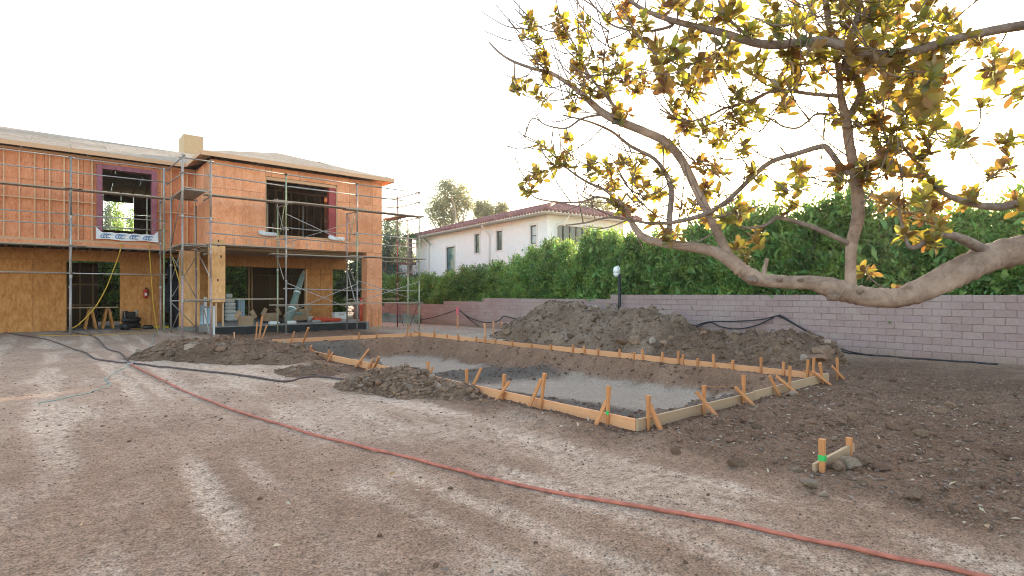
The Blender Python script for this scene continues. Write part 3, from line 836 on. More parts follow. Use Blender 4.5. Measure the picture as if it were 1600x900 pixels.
# ================================================================ POOL FORMWORK
def build_form():
    t = thing('pool_form', 'timber pool form of boards and stakes round the rectangular excavation', 'formwork', ((PX0 + PX1) / 2, (PY0 + PY1) / 2, 0))
    O = t.location
    def loc(p): return Vector(p) - O
    rr = random.Random(11)
    ztop = 0.16
    def board(p0, p1, mat, n, h=0.15):
        p0 = Vector(p0); p1 = Vector(p1)
        for i in range(n):
            a = p0.lerp(p1, i / n); b = p0.lerp(p1, (i + 1) / n)
            d = (b - a).normalized() * 0.004
            dz = rr.uniform(-0.008, 0.008)
            barp('board', mat, t, loc(a + d + Vector((0, 0, dz))), loc(b - d + Vector((0, 0, dz + rr.uniform(-.01, .01)))), 0.04, h)
    zc = ztop - 0.075
    board((PX0, PY0 + 0.02, zc), (PX0, -8.6, zc), M['form'], 3)             # near side
    board((PX1, PY0, zc), (PX1, PY1, zc), M['form'], 4)                     # far side
    board((PX0 - 0.02, PY0, zc), (PX1 - 0.03, PY0, zc), M['form_grey'], 2)  # right end
    board((PX0 + 0.3, PY1, zc + 0.02), (PX1 - 0.02, PY1, zc), M['form'], 2) # left end
    def stake(top, bot, plane, w=0.045, mat='stake', off=0.045):
        ax, val = plane
        f = sv_x if ax == 'x' else sv_y
        a = f(top[0], top[1], val + off); b = f(bot[0], bot[1], val + off)
        d = (b - a).normalized()
        barp('stake', M[mat], t, loc(b + d * 0.10), loc(a), w, w, (0, 1, 0) if ax == 'x' else (1, 0, 0), 0.6)
    def brace(top, bot, plane, reach, w=0.07, mat='stake', off=0.0):
        """kicker: nailed high on the stake, its foot `reach` metres out from the form"""
        ax, val = plane
        f = sv_x if ax == 'x' else sv_y
        a = f(top[0], top[1], val + off); b = f(bot[0], bot[1], val + off + reach)
        d = (b - a).normalized()
        barp('brace', M[mat], t, loc(b + d * 0.05), loc(a), 0.022, w, (0, 1, 0) if ax == 'x' else (1, 0, 0))
    near = ('x', PX0); far = ('x', PX1); end = ('y', PY0); lend = ('y', PY1)
    for tp, bt in [((729, 577), (729, 613)), ((788, 585), (785, 629)), ((851, 583), (845, 638)), ((951, 603), (949, 663)), ((669, 565), (668, 592)),
                   ((486, 540), (484, 560)), ((514, 547), (512, 566)), ((482, 512), (468, 552)), ((592, 558), (580, 582))]:
        stake(tp, bt, near, 0.05, off=-0.05)
    for tp, bt, rc in [((752, 575), (734, 613), -0.12), ((796, 596), (773, 628), -0.2), ((846, 592), (826, 637), -0.15), ((948, 626), (932, 661), -0.2),
                       ((676, 574), (670, 588), -.1), ((489, 546), (484, 558), -.1), ((520, 550), (513, 562), -.1), ((576, 546), (552, 578), -.12), ((584, 560), (572, 580), -.12)]:
        brace(tp, bt, near, rc, 0.06)
    p = sv_x(949, 645, PX0 - 0.08)
    bx('paint_mark', M['green_mark'], t, *(lambda q: (q.x - .004, q.x + .002, q.y - .022, q.y + .022, q.z - .025, q.z + .025))(loc(p)))
    for tp, bt in [((1013, 618), (1013, 672)), ((1100, 602), (1100, 651)), ((1162, 586), (1162, 636)), ((1234, 572), (1234, 604)), ((1281, 567), (1287, 606)), ((1308, 559), (1309, 598))]:
        stake(tp, bt, end, 0.05, off=-0.05)
    for tp, bt, rc in [((1015, 632), (1033, 673), -0.15), ((1088, 612), (1121, 652), -0.3), ((1149, 605), (1178, 634), -0.2), ((1202, 587), (1217, 616), -0.1), ((1213, 588), (1243, 613), -.2),
                       ((1270, 580), (1300, 603), -.2), ((1300, 572), (1324, 598), -.2)]:
        brace(tp, bt, end, rc, 0.075)
    for px, up, dn in [(680, 0.12, 0.4), (718, 0.1, 0.38), (775, 0.05, 0.4), (833, 0.03, 0.35), (896, 0.12, 0.4), (935, 0.06, 0.3), (970, 0.1, 0.35), (1007, 0.16, 0.32),
                       (650, .06, .4), (700, .04, .4), (760, .1, .4), (802, .05, .35), (862, .04, .35), (916, .1, .3), (990, .05, .3), (1035, .12, .3), (1090, .06, .25), (1145, .1, .22), (1225, .16, .2), (1062, 0.2, 0.25), (1068, 0.12, .2), (1118, 0.2, 0.25), (1190, 0.22, 0.22), (1262, 0.25, .1), (1272, 0.3, .1), (745, .05, .35)]:
        q = sv_x(px, 560, PX1); s = rr.choice((-1, -1, 1)); y = q.y; x = PX1 - 0.05
        barp('stake', M['stake'], t, loc((x, y, ztop - 0.15 - dn)), loc((x + rr.uniform(-.03, .03), y + rr.uniform(-.04, .04), ztop + up)), 0.05, 0.05, (0, 1, 0), 0.5)
        if rr.random() < 0.45:
            barp('brace', M['stake'], t, loc((x + 0.32, y + rr.uniform(-.2, .2), 0.0)), loc((x + 0.03, y + 0.06, ztop + 0.02)), 0.022, 0.06, (0, 1, 0))
    for px, up, dn, ln in [(560, 0.12, 0.5, 0), (588, .05, .35, 0), (634, 0.3, 0.5, 0.10), (641, .05, .4, 0), (655, .1, .4, -.05), (455, .28, .2, .1)]:
        q = sv_y(px, 540, PY1)
        barp('stake', M['stake'], t, loc((q.x - ln, PY1 - 0.05, ztop - 0.15 - dn)), loc((q.x + ln, PY1 - 0.05, ztop + up)), 0.045, 0.045, (1, 0, 0), 0.5)
    # string line between two stakes
    tubep('string_line', M['stake'], t, [loc(sv_y(1100, 604, PY0 - .05)), loc(sv_y(1162, 604, PY0 - 0.05))], 0.003, 5)
build_form()

def stake_at(name, label, cat, top, bot, y, mat='stake', w=0.045, group=None):
    b = sv_y(bot[0], bot[1], y); a = sv_y(top[0], top[1], y)
    o = MB().bar((0, 0, -0.08), a - b, w, w, (1, 0, 0), 0.5).build(name, M[mat])
    o.location = b
    return tag(o, label, cat, group)
# taller stakes at the left end of the form, near the porch
e = thing('stake_cluster', 'leaning group of timber stakes at the left corner of the pool form', 'stakes', sv_z(404, 540))
for tp, bt, w in [((410, 494), (403, 540), .06), ((402, 503), (399, 540), .045), ((417, 508), (405, 541), .04)]:
    y = e.location.y; b = sv_y(*bt, y) - e.location; a = sv_y(*tp, y) - e.location
    barp('stake', M['stake'], e, b, a, w, w, (1, 0, 0), 0.4)
stake_at('timber_stake', 'pale stake standing against the black porch footing beside the soil heap', 'stake', (366, 519), (366, 532), sv_z(366, 532).y, 'form')
# marker group behind the far board
e = thing('batter_boards', 'small set of stakes with a slanting board beside the grey soil heap', 'stakes', sv_z(780, 526))
y0 = e.location.y
for tp, bt, w in [((757, 505), (759, 531), .07), ((771, 502), (771, 526), .06), ((784, 503), (784, 524), .05), ((801, 502), (801, 521), .05)]:
    b = sv_y(*bt, y0) - e.location; a = sv_y(*tp, y0) - e.location
    barp('stake', M['form'], e, b, a, w, w, (1, 0, 0), 0.4)
barp('brace', M['form_grey'], e, sv_y(797, 521, y0 - .08) - e.location, sv_y(778, 504, y0 - .08) - e.location, 0.03, 0.09, (0, 1, 0))
o = MB().bar((0, 0, 0), sv_z(814, 525, .08) - sv_z(780, 532, .06), 0.28, 0.04).build('loose_board', M['form_grey'])
o.location = sv_z(780, 532, .06); tag(o, 'loose weathered board lying at the foot of the grey soil heap', 'board')
e = thing('marker_stake', 'survey stake with pink tape standing alone before the block wall', 'stake', sv_z(715, 512))
y0 = e.location.y
barp('stake', M['form'], e, (0, 0, -.05), sv_y(715, 482, y0) - e.location, .07, .07, (1, 0, 0))
a = sv_y(715, 480, y0) - e.location; b = sv_y(714.6, 492, y0) - e.location
barp('tape', M['pink'], e, b, a, .105, .105, (1, 0, 0))
# foreground batter board
e = thing('batter_board', 'low batter board of two orange stakes in the right foreground, one painted green', 'stakes', sv_z(1285, 742))
b0 = Vector((0, 0, 0)); p1 = sv_z(1327, 718) - e.location
d1 = (sv_z(1285, 742) - CAM).dot(FW); d2 = (sv_z(1327, 718) - CAM).dot(FW)
t0 = sv_d(1284.5, 686, d1) - e.location; t1 = sv_d(1327, 684, d2) - e.location
barp('stake', M['stake'], e, (0, 0, -.1), t0, .055, .055, (1, 0, 0), .4)
barp('stake', M['stake'], e, p1 + Vector((0, 0, -.1)), t1, .055, .055, (1, 0, 0), .4)
off = Vector((-0.0, 0.05, 0))
q0 = sv_d(1276, 731, d1 + .05) - e.location; q1 = sv_d(1333, 700, d2 + 0.05) - e.location
barp('board', M['form_grey'], e, q0 + (q0 - q1).normalized() * 0.06, q1, .03, .11)
k0 = t0.lerp(Vector((0, 0, 0)), 0.44); k1 = t0.lerp(Vector((0, 0, 0)), 0.60)
barp('paint_band', M['green_mark'], e, k1, k0, .058, .058, (1, 0, 0))

# ================================================================ HOUSE UNDER CONSTRUCTION
HOUSE = thing('unfinished_house', 'two storey timber framed house under construction clad in orange sheathing boards', 'house', (0, 0, 0))
ZF, ZE = 3.86, 7.36            # second floor level, plate height
SLAB = 0.40
hr = random.Random(23)
def sheet_wall(mat, axis_, const, a0, a1, z0, z1, holes=(), pw=1.22, ph=2.44, thick=0.016, parent=HOUSE, name='wall_panel', start=None, face=-1):
    """a wall of separate boards with joints; holes are (a0, a1, z0, z1) openings; face = side the boards look to"""
    xs = [a0]; x = a0 if start is None else start
    while x < a1 - 0.25:
        x += pw
        if a0 + 0.2 < x < a1 - 0.2: xs.append(x)
    xs.append(a1)
    zs = [z0]; z = z0
    while z + ph < z1 - 0.2:
        z += ph; zs.append(z)
    zs.append(z1)
    for i in range(len(xs) - 1):
        for j in range(len(zs) - 1):
            rects = [(xs[i], xs[i + 1], zs[j], zs[j + 1])]
            for h0, h1, k0, k1 in holes:
                out = []
                for (p, q, r, s) in rects:
                    if h1 <= p or h0 >= q or k1 <= r or k0 >= s: out.append((p, q, r, s)); continue
                    if p < h0: out.append((p, h0, r, s))
                    if h1 < q: out.append((h1, q, r, s))
                    lo, hi = max(p, h0), min(q, h1)
                    if r < k0: out.append((lo, hi, r, k0))
                    if k1 < s: out.append((lo, hi, k1, s))
                rects = out
            for (p, q, r, s) in rects:
                if q - p < 0.02 or s - r < 0.02: continue
                g = 0.005; d = hr.uniform(0, 0.004)
                c0, c1 = (const - d, const + thick - d) if face < 0 else (const - thick + d, const + d)
                if axis_ == 'y': bx(name, mat, parent, p + g, q - g, c0, c1, r + g, s - g)
                else: bx(name, mat, parent, c0, c1, p + g, q - g, r + g, s - g)

# --- right wing, upper storey
WINR = (2.19, 5.47, 4.37, 7.0)
sheet_wall(M['osb'], 'y', 0.0, 0.0, 7.83, ZF - 0.02, ZE + 0.06, [WINR], ph=2.4)
sheet_wall(M['osb'], 'x', 0.0, 0.02, 3.0, ZF - 0.02, ZE + 0.06, ph=2.4)
sheet_wall(M['osb'], 'x', 7.83, 0.02, 12.0, ZF - 0.02, ZE + 0.06, face=1, ph=2.4)
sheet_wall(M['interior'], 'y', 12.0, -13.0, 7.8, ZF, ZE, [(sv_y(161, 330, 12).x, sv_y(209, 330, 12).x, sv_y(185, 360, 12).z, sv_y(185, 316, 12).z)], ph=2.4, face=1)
# rim board with hangers below the window
bx('rim_board', M['osb'], HOUSE, 0.02, 7.81, 0.02, 0.07, ZF - 0.02, ZF + 0.3)
for x in np.arange(0.9, 6.6, 0.62):
    bx('strap', M['steel'], HOUSE, x, x + 0.035, -0.008, -0.004, ZF + 0.02, ZF + 0.3)
bx('red_post', M['redsteel'], HOUSE, 5.10, 5.44, 0.06, 0.30, 4.37, 6.98)
bx('window_header', M['fascia'], HOUSE, 2.2, 5.46, 0.04, 0.2, 6.86, 6.995)
bx('window_sill', M['stud'], HOUSE, 2.2, 5.46, 0.03, 0.2, 4.375, 4.43)
for x in (2.2, 5.44): bx('window_stud', M['stud'], HOUSE, x, x + .03, 0.03, 0.2, 4.43, 6.86)
# floors, ceilings
bx('upper_floor', M['interior'], HOUSE, 0.05, 7.78, 0.06, 12, ZF + 0.05, ZF + 0.1)
bx('upper_floor', M['interior'], HOUSE, -13, 0.04, 3.15, 12, ZF + 0.05, ZF + 0.1)
bx('porch_ceiling', M['stud_dark'], HOUSE, 0.05, 7.78, 0.08, 4.0, ZF - 0.06, ZF - 0.04)
for y in np.arange(0.5, 4.0, 0.6): bx('ceiling_joist', M['stud_dark'], HOUSE, 0.06, 7.7, y, y + .04, ZF - .18, ZF - .062)
# interior stud partitions seen through the big opening
for y, x0, x1 in ((3.3, 0.3, 4.2), (5.2, 3.4, 7.6)):
    for x in np.arange(x0, x1, 0.41):
        bx('partition_stud', M['stud_dark'], HOUSE, x, x + .045, y, y + .09, ZF + .1, ZE - .05)
    bx('partition_plate', M['stud_dark'], HOUSE, x0, x1, y, y + .09, ZE - .05, ZE + .04)
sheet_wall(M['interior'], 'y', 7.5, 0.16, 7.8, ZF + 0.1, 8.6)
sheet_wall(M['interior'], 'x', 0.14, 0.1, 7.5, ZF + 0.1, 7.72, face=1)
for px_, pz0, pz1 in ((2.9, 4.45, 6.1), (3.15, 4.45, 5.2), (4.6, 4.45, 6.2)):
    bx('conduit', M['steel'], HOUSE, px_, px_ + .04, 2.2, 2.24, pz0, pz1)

# --- left wing, upper storey: boards behind exposed studs
XL = -13.0
w0 = sv_y(153, 250, 3.0); w1 = sv_y(246, 372, 3.0)
WL = (sv_y(160, 300, 3).x, sv_y(237, 300, 3).x, 4.33, 7.02)
sheet_wall(M['osb_red'], 'y', 3.10, XL, 0.0, ZF + .02, ZE + .1, [WL], ph=2.4, start=-0.4 - 1.22 * 11)
for x in list(np.arange(-12.8, WL[0] - .25, 0.45)) + [WL[1] + .36, WL[1] + .72, -0.34, -0.06]:
    if WL[0] - .24 < x < WL[1] + .2: continue
    bx('wall_stud', M['stud'], HOUSE, x, x + .042, 3.0, 3.098, ZF + .12, ZE + .02)
for z in (5.52,):
    bx('blocking', M['stud'], HOUSE, XL, WL[0] - .22, 3.004, 3.094, z, z + .045)
    bx('blocking', M['stud'], HOUSE, WL[1] + .2, -.02, 3.004, 3.094, z - .12, z - .075)
bx('sole_plate', M['fascia'], HOUSE, XL, -.02, 2.99, 3.096, ZF + .03, ZF + .12)
bx('top_plate', M['stud'], HOUSE, XL, -.02, 2.995, 3.096, ZE + .02, ZE + .1)
bx('rim_board', M['osb_red'], HOUSE, XL, -.02, 2.97, 3.09, ZF - .16, ZF + .028)
fr = M['purple']; fw = 0.19
bx('window_frame', fr, HOUSE, WL[0] - fw, WL[0], 2.975, 3.3, WL[2] - .02, WL[3] + fw)
bx('window_frame', fr, HOUSE, WL[1], WL[1] + fw, 2.975, 3.3, WL[2] - .02, WL[3] + fw)
bx('window_frame', fr, HOUSE, WL[0] + .002, WL[1] - .002, 2.977, 3.3, WL[3], WL[3] + fw)
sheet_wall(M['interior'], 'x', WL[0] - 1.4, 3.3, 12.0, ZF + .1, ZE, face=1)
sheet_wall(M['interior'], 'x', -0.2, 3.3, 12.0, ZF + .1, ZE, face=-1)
# overhang joists of the left wing
for x in np.arange(XL + .2, -0.2, 0.45): bx('floor_joist', M['stud_dark'], HOUSE, x, x + .045, 3.1, 5.2, ZF - .16, ZF + .04)
# white printed membrane below the window
def membrane():
    zt, zb = 4.42, 4.06
    x0, x1 = WL[0] - .22, WL[1] + .24
    mb = MB(); n = 24; top = []; bot = []
    for i in range(n + 1):
        f = i / n; x = x0 + (x1 - x0) * f
        up = 0.22 * max(0, 1 - f * 14) + 0.16 * max(0, 1 - (1 - f) * 12)
        top.append((x, 2.955 + .012 * math.sin(f * 21), zt - .06 + up + .012 * math.sin(f * 33)))
        bot.append((x, 2.935 + .02 * math.sin(f * 17), zb + .02 * math.sin(f * 11)))
    mb.add(top + bot, [(n + 1 + i, n + 2 + i, i + 1, i) for i in range(n)])
    o = mb.build('membrane', M['white_sheet'], HOUSE)
    so = o.modifiers.new('thick', 'SOLIDIFY'); so.thickness = 0.004
    for k in range(4):
        cx = x0 + (x1 - x0) * (0.17 + 0.225 * k); cz = (zt + zb) / 2 - .03
        m = MB()
        for q in range(3):      # slanted looping strokes of the printed mark
            pts = [(cx - .13 + .09 * q + .075 * math.cos(a) + .03 * math.sin(a), 2.915, cz + .085 * math.sin(a)) for a in np.linspace(0.4, 5.6, 12)]
            m.tube(pts, 0.013, 5)
        m.build('print_mark', M['blue_ink'], o)
membrane()

# --- roofs
def roof_plane(poly, name='roof_panel', parent=None, courses=1.22, length=2.44):
    """split a sloping polygon (eave edge first: p0-p1 eave, then the upper edge p2-p3) into plywood sheets"""
    p0, p1, p2, p3 = [Vector(p) for p in poly]
    ex = (p1 - p0).normalized(); n = ex.cross(p3 - p0).normalized()
    if n.z < 0: n = -n
    ey = n.cross(ex).normalized()
    if ey.z < 0: ey = -ey
    H = (p3 - p0).dot(ey)
    def xr(t):
        a = (p0.lerp(p3, t) - p0).dot(ex); b = (p1.lerp(p2, t) - p0).dot(ex); return a, b
    r = 0; h = 0.0
    while h < H - 0.05:
        h2 = min(h + courses, H)
        l0, r0 = xr(h / H); l1, r1 = xr(h2 / H)
        xs = []; x = min(l0, l1) - (0.0 if r % 2 else 1.22)
        while x < max(r0, r1):
            x += length; xs.append(x)
        cuts = [min(l0, l1)] + [c for c in xs if c < max(r0, r1) - .1 and c > min(l0, l1) + .1] + [max(r0, r1)]
        for i in range(len(cuts) - 1):
            a, b = cuts[i] + .004, cuts[i + 1] - .004
            q = [(max(a, l0), h), (min(b, r0), h), (min(b, r1), h2 - .006), (max(a, l1), h2 - .006)]
            if q[1][0] - q[0][0] < 0.02: q[1] = (q[0][0] + .02, h)
            if q[2][0] - q[3][0] < 0.0: q[2] = (q[3][0] + .01, q[2][1])
            lift = hr.uniform(0, .006)
            top = [p0 + ex * u + ey * w + n * (.018 + lift) for u, w in q]; bt = [p0 + ex * u + ey * w + n * lift for u, w in q]
            c = top[0]
            mb = MB().add([v - c for v in top + bt], [(0, 1, 2, 3), (7, 6, 5, 4), (0, 4, 5, 1), (1, 5, 6, 2), (2, 6, 7, 3), (3, 7, 4, 0)])
            o = mb.build(name, M['roof_ply'], parent); o.location = c
        h = h2; r += 1
ZEV = 7.60; PIT = 0.335; OH = 0.45
roof = MB().box(-0.3, 0.3, 5.5, 5.6, 8.0, 8.05).build('roof', M['stud_dark'], HOUSE)
tR = (7.83 + 2 * OH) / 2; xm = 7.83 / 2; zr = ZEV + PIT * tR
eL, eR, eF = -OH, 7.83 + OH, -OH
ap = (xm, eF + tR, zr); rb = (xm, 12.4, zr)
roof_plane([(eL, eF, ZEV), (eR, eF, ZEV), ap, ap], parent=roof)
roof_plane([(eR, eF, ZEV), (eR, 12.4, ZEV), rb, ap], parent=roof)
roof_plane([(eL, 12.4, ZEV), (eL, eF, ZEV), ap, rb], parent=roof)
tL = 4.1; yr = 2.55 + tL; zl = ZEV + PIT * tL
roof_plane([(XL, 2.55, ZEV), (eL + 0.02, 2.55, ZEV), (eL + tL, yr, zl), (XL, yr, zl)], parent=roof)
roof_plane([(eL + tL, 12.4, ZEV - .1), (XL, 12.4, ZEV - .1), (XL, yr, zl - .002), (eL + tL, yr, zl - .002)], parent=roof)
# fascia and rafter tails
bx('fascia', M['fascia'], HOUSE, eL, eR, eF - .03, eF + .015, ZEV - .16, ZEV + .012)
bx('fascia', M['fascia'], HOUSE, eR - .015, eR + .03, eF + .017, 12.4, ZEV - .16, ZEV + .012)
bx('fascia', M['fascia'], HOUSE, eL - .03, eL + .015, eF + .017, 2.55, ZEV - .16, ZEV + .012)
bx('fascia', M['fascia'], HOUSE, XL, eL - .031, 2.52, 2.565, ZEV - .16, ZEV + .012)
for x in np.arange(0.1, 7.9, 0.56):
    barp('rafter_tail', M['stud'], HOUSE, (x, eF + .03, ZEV - .09), (x, .12, ZEV - .09 + .55 * PIT), .045, .12)
for x in np.arange(-12.7, -0.6, 0.56):
    barp('rafter_tail', M['stud'], HOUSE, (x, 2.58, ZEV - .09), (x, 3.12, ZEV - .09 + .55 * PIT), .045, .12)
for y in np.arange(0.1, 2.5, 0.56):
    barp('rafter_tail', M['stud'], HOUSE, (eL + .03, y, ZEV - .09), (.1, y, ZEV - .09 + .55 * PIT), .045, .12)
for x in np.arange(-12.7, -0.3, 0.56):
    barp('rafter', M['stud_dark'], HOUSE, (x, 3.2, ZEV - .12 + .62 * PIT), (x, yr, zl - .12), .045, .14)
    if x > -6: barp('rafter', M['stud_dark'], HOUSE, (x, yr + .02, zl - .12), (x, 11.9, zl - .12 - PIT * 4.6), .045, .14)
for x in np.arange(0.4, 7.5, 0.5):
    dy = min(x + OH, 7.83 + OH - x)
    barp('rafter', M['stud_dark'], HOUSE, (x, .2, ZEV - .12 + .62 * PIT), (x, eF + dy, ZEV - .12 + PIT * dy), .045, .14)
# chimney box on the roof
ch = thing('x', None, None); bpy.data.objects.remove(ch)
c0 = sv_y(287, 236, 6.9).x; c1 = sv_y(318, 236, 6.9).x
bx('chimney', M['chimney'], roof, c0, c1, 6.9, 8.3, 8.3, sv_y(300, 211, 6.9).z)

# --- ground floor, right wing porch
bx('porch_slab', M['concrete'], HOUSE, 0.0, 7.0, -0.25, 9.0, -0.1, SLAB)
bx('footing_face', M['black_seal'], HOUSE, 0.02, 6.85, -0.275, -0.253, -0.15, SLAB - .03)
bx('porch_step', M['black_seal'], HOUSE, 2.6, 6.2, 1.2, 1.9, SLAB + .002, SLAB + .09)
def column(x0, x1, y0, y1, z0, z1, mat, name='porch_column'):
    c = bx(name, M['stud_dark'], HOUSE, x0 + .02, x1 - .02, y0 + .02, y1 - .02, z0, z1)
    O = c.location
    def pan(a0, a1, b0, b1, c0_, c1_): bx('column_panel', mat, c, a0 - O.x, a1 - O.x, b0 - O.y, b1 - O.y, c0_ - O.z, c1_ - O.z)
    zz = [z0 + .0, min(z0 + 2.4, z1), z1]
    for i in range(2):
        if zz[i + 1] - zz[i] < .05: continue
        pan(x0, x1, y0, y0 + .018, zz[i] + .002, zz[i + 1] - .002)
        pan(x0, x0 + .018, y0 + .02, y1 - .02, zz[i] + .002, zz[i + 1] - .002)
        pan(x1 - .018, x1, y0 + .02, y1 - .02, zz[i] + .002, zz[i + 1] - .002)
    return c
column(7.0, 7.83, 0.0, 0.62, 0.12, ZF - .03, M['osb'])
bx('column_base', M['concrete'], HOUSE, 6.98, 7.86, -0.02, .64, -0.2, .118)
for x in (7.22, 7.62): bx('column_batten', M['form'], HOUSE, x, x + .06, -0.05, -0.004, .12, 1.0)
bx('column_form', M['form_grey'], HOUSE, 6.75, 7.8, -.1, -.055, -.02, .14)
column(0.0, 0.56, -0.02, 0.5, 1.42, ZF + .2, M['ply_pale'])
for x in (.03, .2, .46): bx('column_stud', M['stud'], HOUSE, x, x + .06, .05, .14, SLAB, 1.418)
for (dx, z) in ((.27, 3.95), (.27, 3.75), (.37, 3.3), (.25, 2.3)): bx('bolt_plate', M['black'], HOUSE, dx, dx + .05, -.03, -.021, z, z + .1)
column(-.68, .04, 2.3, 2.95, .32, ZF - .2, M['ply_pale'])
bx('column_base', M['concrete'], HOUSE, -.72, .08, 2.26, 2.99, -.1, .318)
bx('beam', M['ply'], HOUSE, -.1, 7.7, 3.86, 3.98, 3.14, ZF - .06)
# back wall of the porch
OPN = (1.35, 5.48, SLAB, 3.12)
sheet_wall(M['ply'], 'y', 4.0, 0.1, 6.89, SLAB, ZF - .06, [OPN])
bx('door_jamb', M['fascia'], HOUSE, 5.40, 5.478, 3.985, 4.2, SLAB, 3.12)
sheet_wall(M['osb'], 'x', 6.89, 4.02, 9.0, SLAB, ZF - .1, face=1)
xin = sv_y(386, 450, 7.5).x
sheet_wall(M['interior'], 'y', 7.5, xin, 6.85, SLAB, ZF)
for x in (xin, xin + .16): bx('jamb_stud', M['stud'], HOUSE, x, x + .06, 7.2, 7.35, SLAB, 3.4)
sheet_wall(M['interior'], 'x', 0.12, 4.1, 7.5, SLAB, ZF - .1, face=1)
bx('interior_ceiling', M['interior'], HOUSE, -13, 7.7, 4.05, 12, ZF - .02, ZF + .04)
# --- ground floor, left wing set back under the overhang
YB = 5.0; ZB = 0.17
L0 = sv_y(187, 450, YB).x; L1 = sv_y(254, 450, YB).x
sheet_wall(M['ply'], 'y', YB, L0, L1, ZB, 3.5, start=L0)
bx('beam', M['ply'], HOUSE, XL, L0 - .005, YB - .03, YB + .1, 3.22, ZF - .16)
bx('beam', M['ply'], HOUSE, L0, .1, YB - .035, YB - .005, 3.5, ZF - .16)
bx('ground_slab', M['concrete'], HOUSE, XL, -.02, 4.6, 12.0, -.3, ZB)
jx = sv_y(149, 450, YB).x
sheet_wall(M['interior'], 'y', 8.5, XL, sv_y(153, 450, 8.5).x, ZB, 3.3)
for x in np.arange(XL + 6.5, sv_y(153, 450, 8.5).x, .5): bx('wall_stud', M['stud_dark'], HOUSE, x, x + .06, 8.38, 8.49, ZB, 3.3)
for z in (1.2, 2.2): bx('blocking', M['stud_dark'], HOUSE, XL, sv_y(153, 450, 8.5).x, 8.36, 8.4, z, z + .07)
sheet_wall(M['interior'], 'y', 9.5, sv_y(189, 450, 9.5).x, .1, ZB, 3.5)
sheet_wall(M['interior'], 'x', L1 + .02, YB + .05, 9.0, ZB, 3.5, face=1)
sheet_wall(M['ply'], 'y', YB, XL, sv_y(104, 450, YB).x, ZB, 3.22)
# arch head in the far opening
ax0 = sv_y(153, 410, 9.4).x; ax1 = sv_y(189, 410, 9.4).x; az = sv_y(170, 408, 9.4).z
bx('header', M['stud_dark'], HOUSE, ax0 - .3, ax1, 9.3, 9.45, az, 3.6)
bx('mullion', M['winframe'], HOUSE, sv_y(160, 450, 9.3).x, sv_y(161.2, 450, 9.3).x, 9.28, 9.33, ZB, az)
for pz in (420, 475): bx('mullion', M['winframe'], HOUSE, ax0, ax1, 9.28, 9.325, sv_y(170, pz, 9.3).z, sv_y(170, pz, 9.3).z + .03)
# doorway to the right of the yellow board: dark cloth hung in it
def tarp():
    x0 = sv_y(259, 460, 4.6).x; x1 = sv_y(285, 460, 4.6).x
    zt = sv_y(270, 408, 4.6).z; zb = ZB + .03
    mb = MB(); nx, nz = 14, 16
    for j in range(nz + 1):
        f = j / nz; z = zt + (zb - zt) * f
        left = x0 + (.10 if f < .12 else 0) + .12 * math.exp(-((f - .30) / .06) ** 2) - .10 * math.exp(-((f - .45) / .08) ** 2) + (.15 if f > .78 else 0)
        for i in range(nx + 1):
            g = i / nx; x = left + (x1 - left) * g
            mb.v.append((x, 4.62 + .06 * math.sin(g * 15 + f * 2) * (0.4 + f) + .03 * math.sin(f * 9), z))
    for j in range(nz):
        for i in range(nx):
            a = j * (nx + 1) + i; mb.f.append((a, a + nx + 1, a + nx + 2, a + 1)); mb.mi.append(0)
    o = mb.build('hanging_tarp', M['navy'], None, True)
    so = o.modifiers.new('thick', 'SOLIDIFY'); so.thickness = 0.01
    tag(o, 'dark navy cloth hanging in the doorway beside the plywood panel', 'tarp')
tarp()

# ================================================================ SCAFFOLDING
SC = thing('scaffolding', 'steel tube scaffolding with plank decks round the unfinished house', 'scaffold', (0, -1, 0))
SO = SC.location
def pole(x, y, z0, z1, mats=('steel',), r=0.036):
    """a standard, in one or more coloured lengths"""
    n = len(mats)
    for i, m in enumerate(mats):
        a = z0 + (z1 - z0) * i / n; b = z0 + (z1 - z0) * (i + 1) / n
        tubep('pole', M[m], SC, [Vector((x, y, a)) - SO, Vector((x, y, b - .004)) - SO], r if i % 2 == 0 else r * .93)
        if i: 
            o = MB().lathe([(r * 1.35, -.05), (r * 1.35, .05)], sides=8).build('coupler', M['steel'], SC); o.location = Vector((x, y, a)) - SO
    o = MB().box(-.07, .07, -.07, .07, -.006, .006).build('base_plate', M['steel'], SC); o.location = Vector((x, y, z0 + .006)) - SO
def rail(p, q, r=0.028, m='steel', over=0.12):
    p = Vector(p); q = Vector(q); d = (q - p).normalized() * over
    tubep('rail', M[m], SC, [p - d - SO, q + d - SO], r, 6)
    for w in (p, q):
        o = MB().box(-.04, .04, -.04, .04, -.045, .045).build('clamp', M['steel'], SC); o.location = w - SO
def plank(p, q, w=0.26, n=1, t=0.045, across=(0, 1, 0)):
    p = Vector(p); q = Vector(q); ac = Vector(across)
    for i in range(n):
        off = ac * (i * (w + .012)); j = Vector((0, 0, hr.uniform(-.008, .008)))
        ex = (q - p).normalized() * hr.uniform(-.12, .12)
        barp('plank', M['plank'], SC, p + off + j + ex - SO, q + off + j + ex - SO, w, t)
def crossb(p, q, r=0.017, m='steel'):
    tubep('cross_brace', M[m], SC, [Vector(p) - SO, Vector(q) - SO], r, 6)
YO, YI = -1.4, -0.27
XS = [-0.28, 2.62, 5.85, 9.17]
gf = lambda x, y: gz(x, y) - .01
pole(XS[0], YO, gf(XS[0], YO), 7.05, ('steel_purple', 'steel_purple', 'steel'))
pole(XS[1], YO, gf(XS[1], YO), 6.85, ('steel', 'steel', 'steel_green'))
pole(XS[2], YO, gf(XS[2], YO), 6.90, ('steel', 'steel_green', 'steel'))
pole(XS[3], YO, gf(XS[3], YO), 6.98, ('steel_green', 'steel_green', 'steel'))
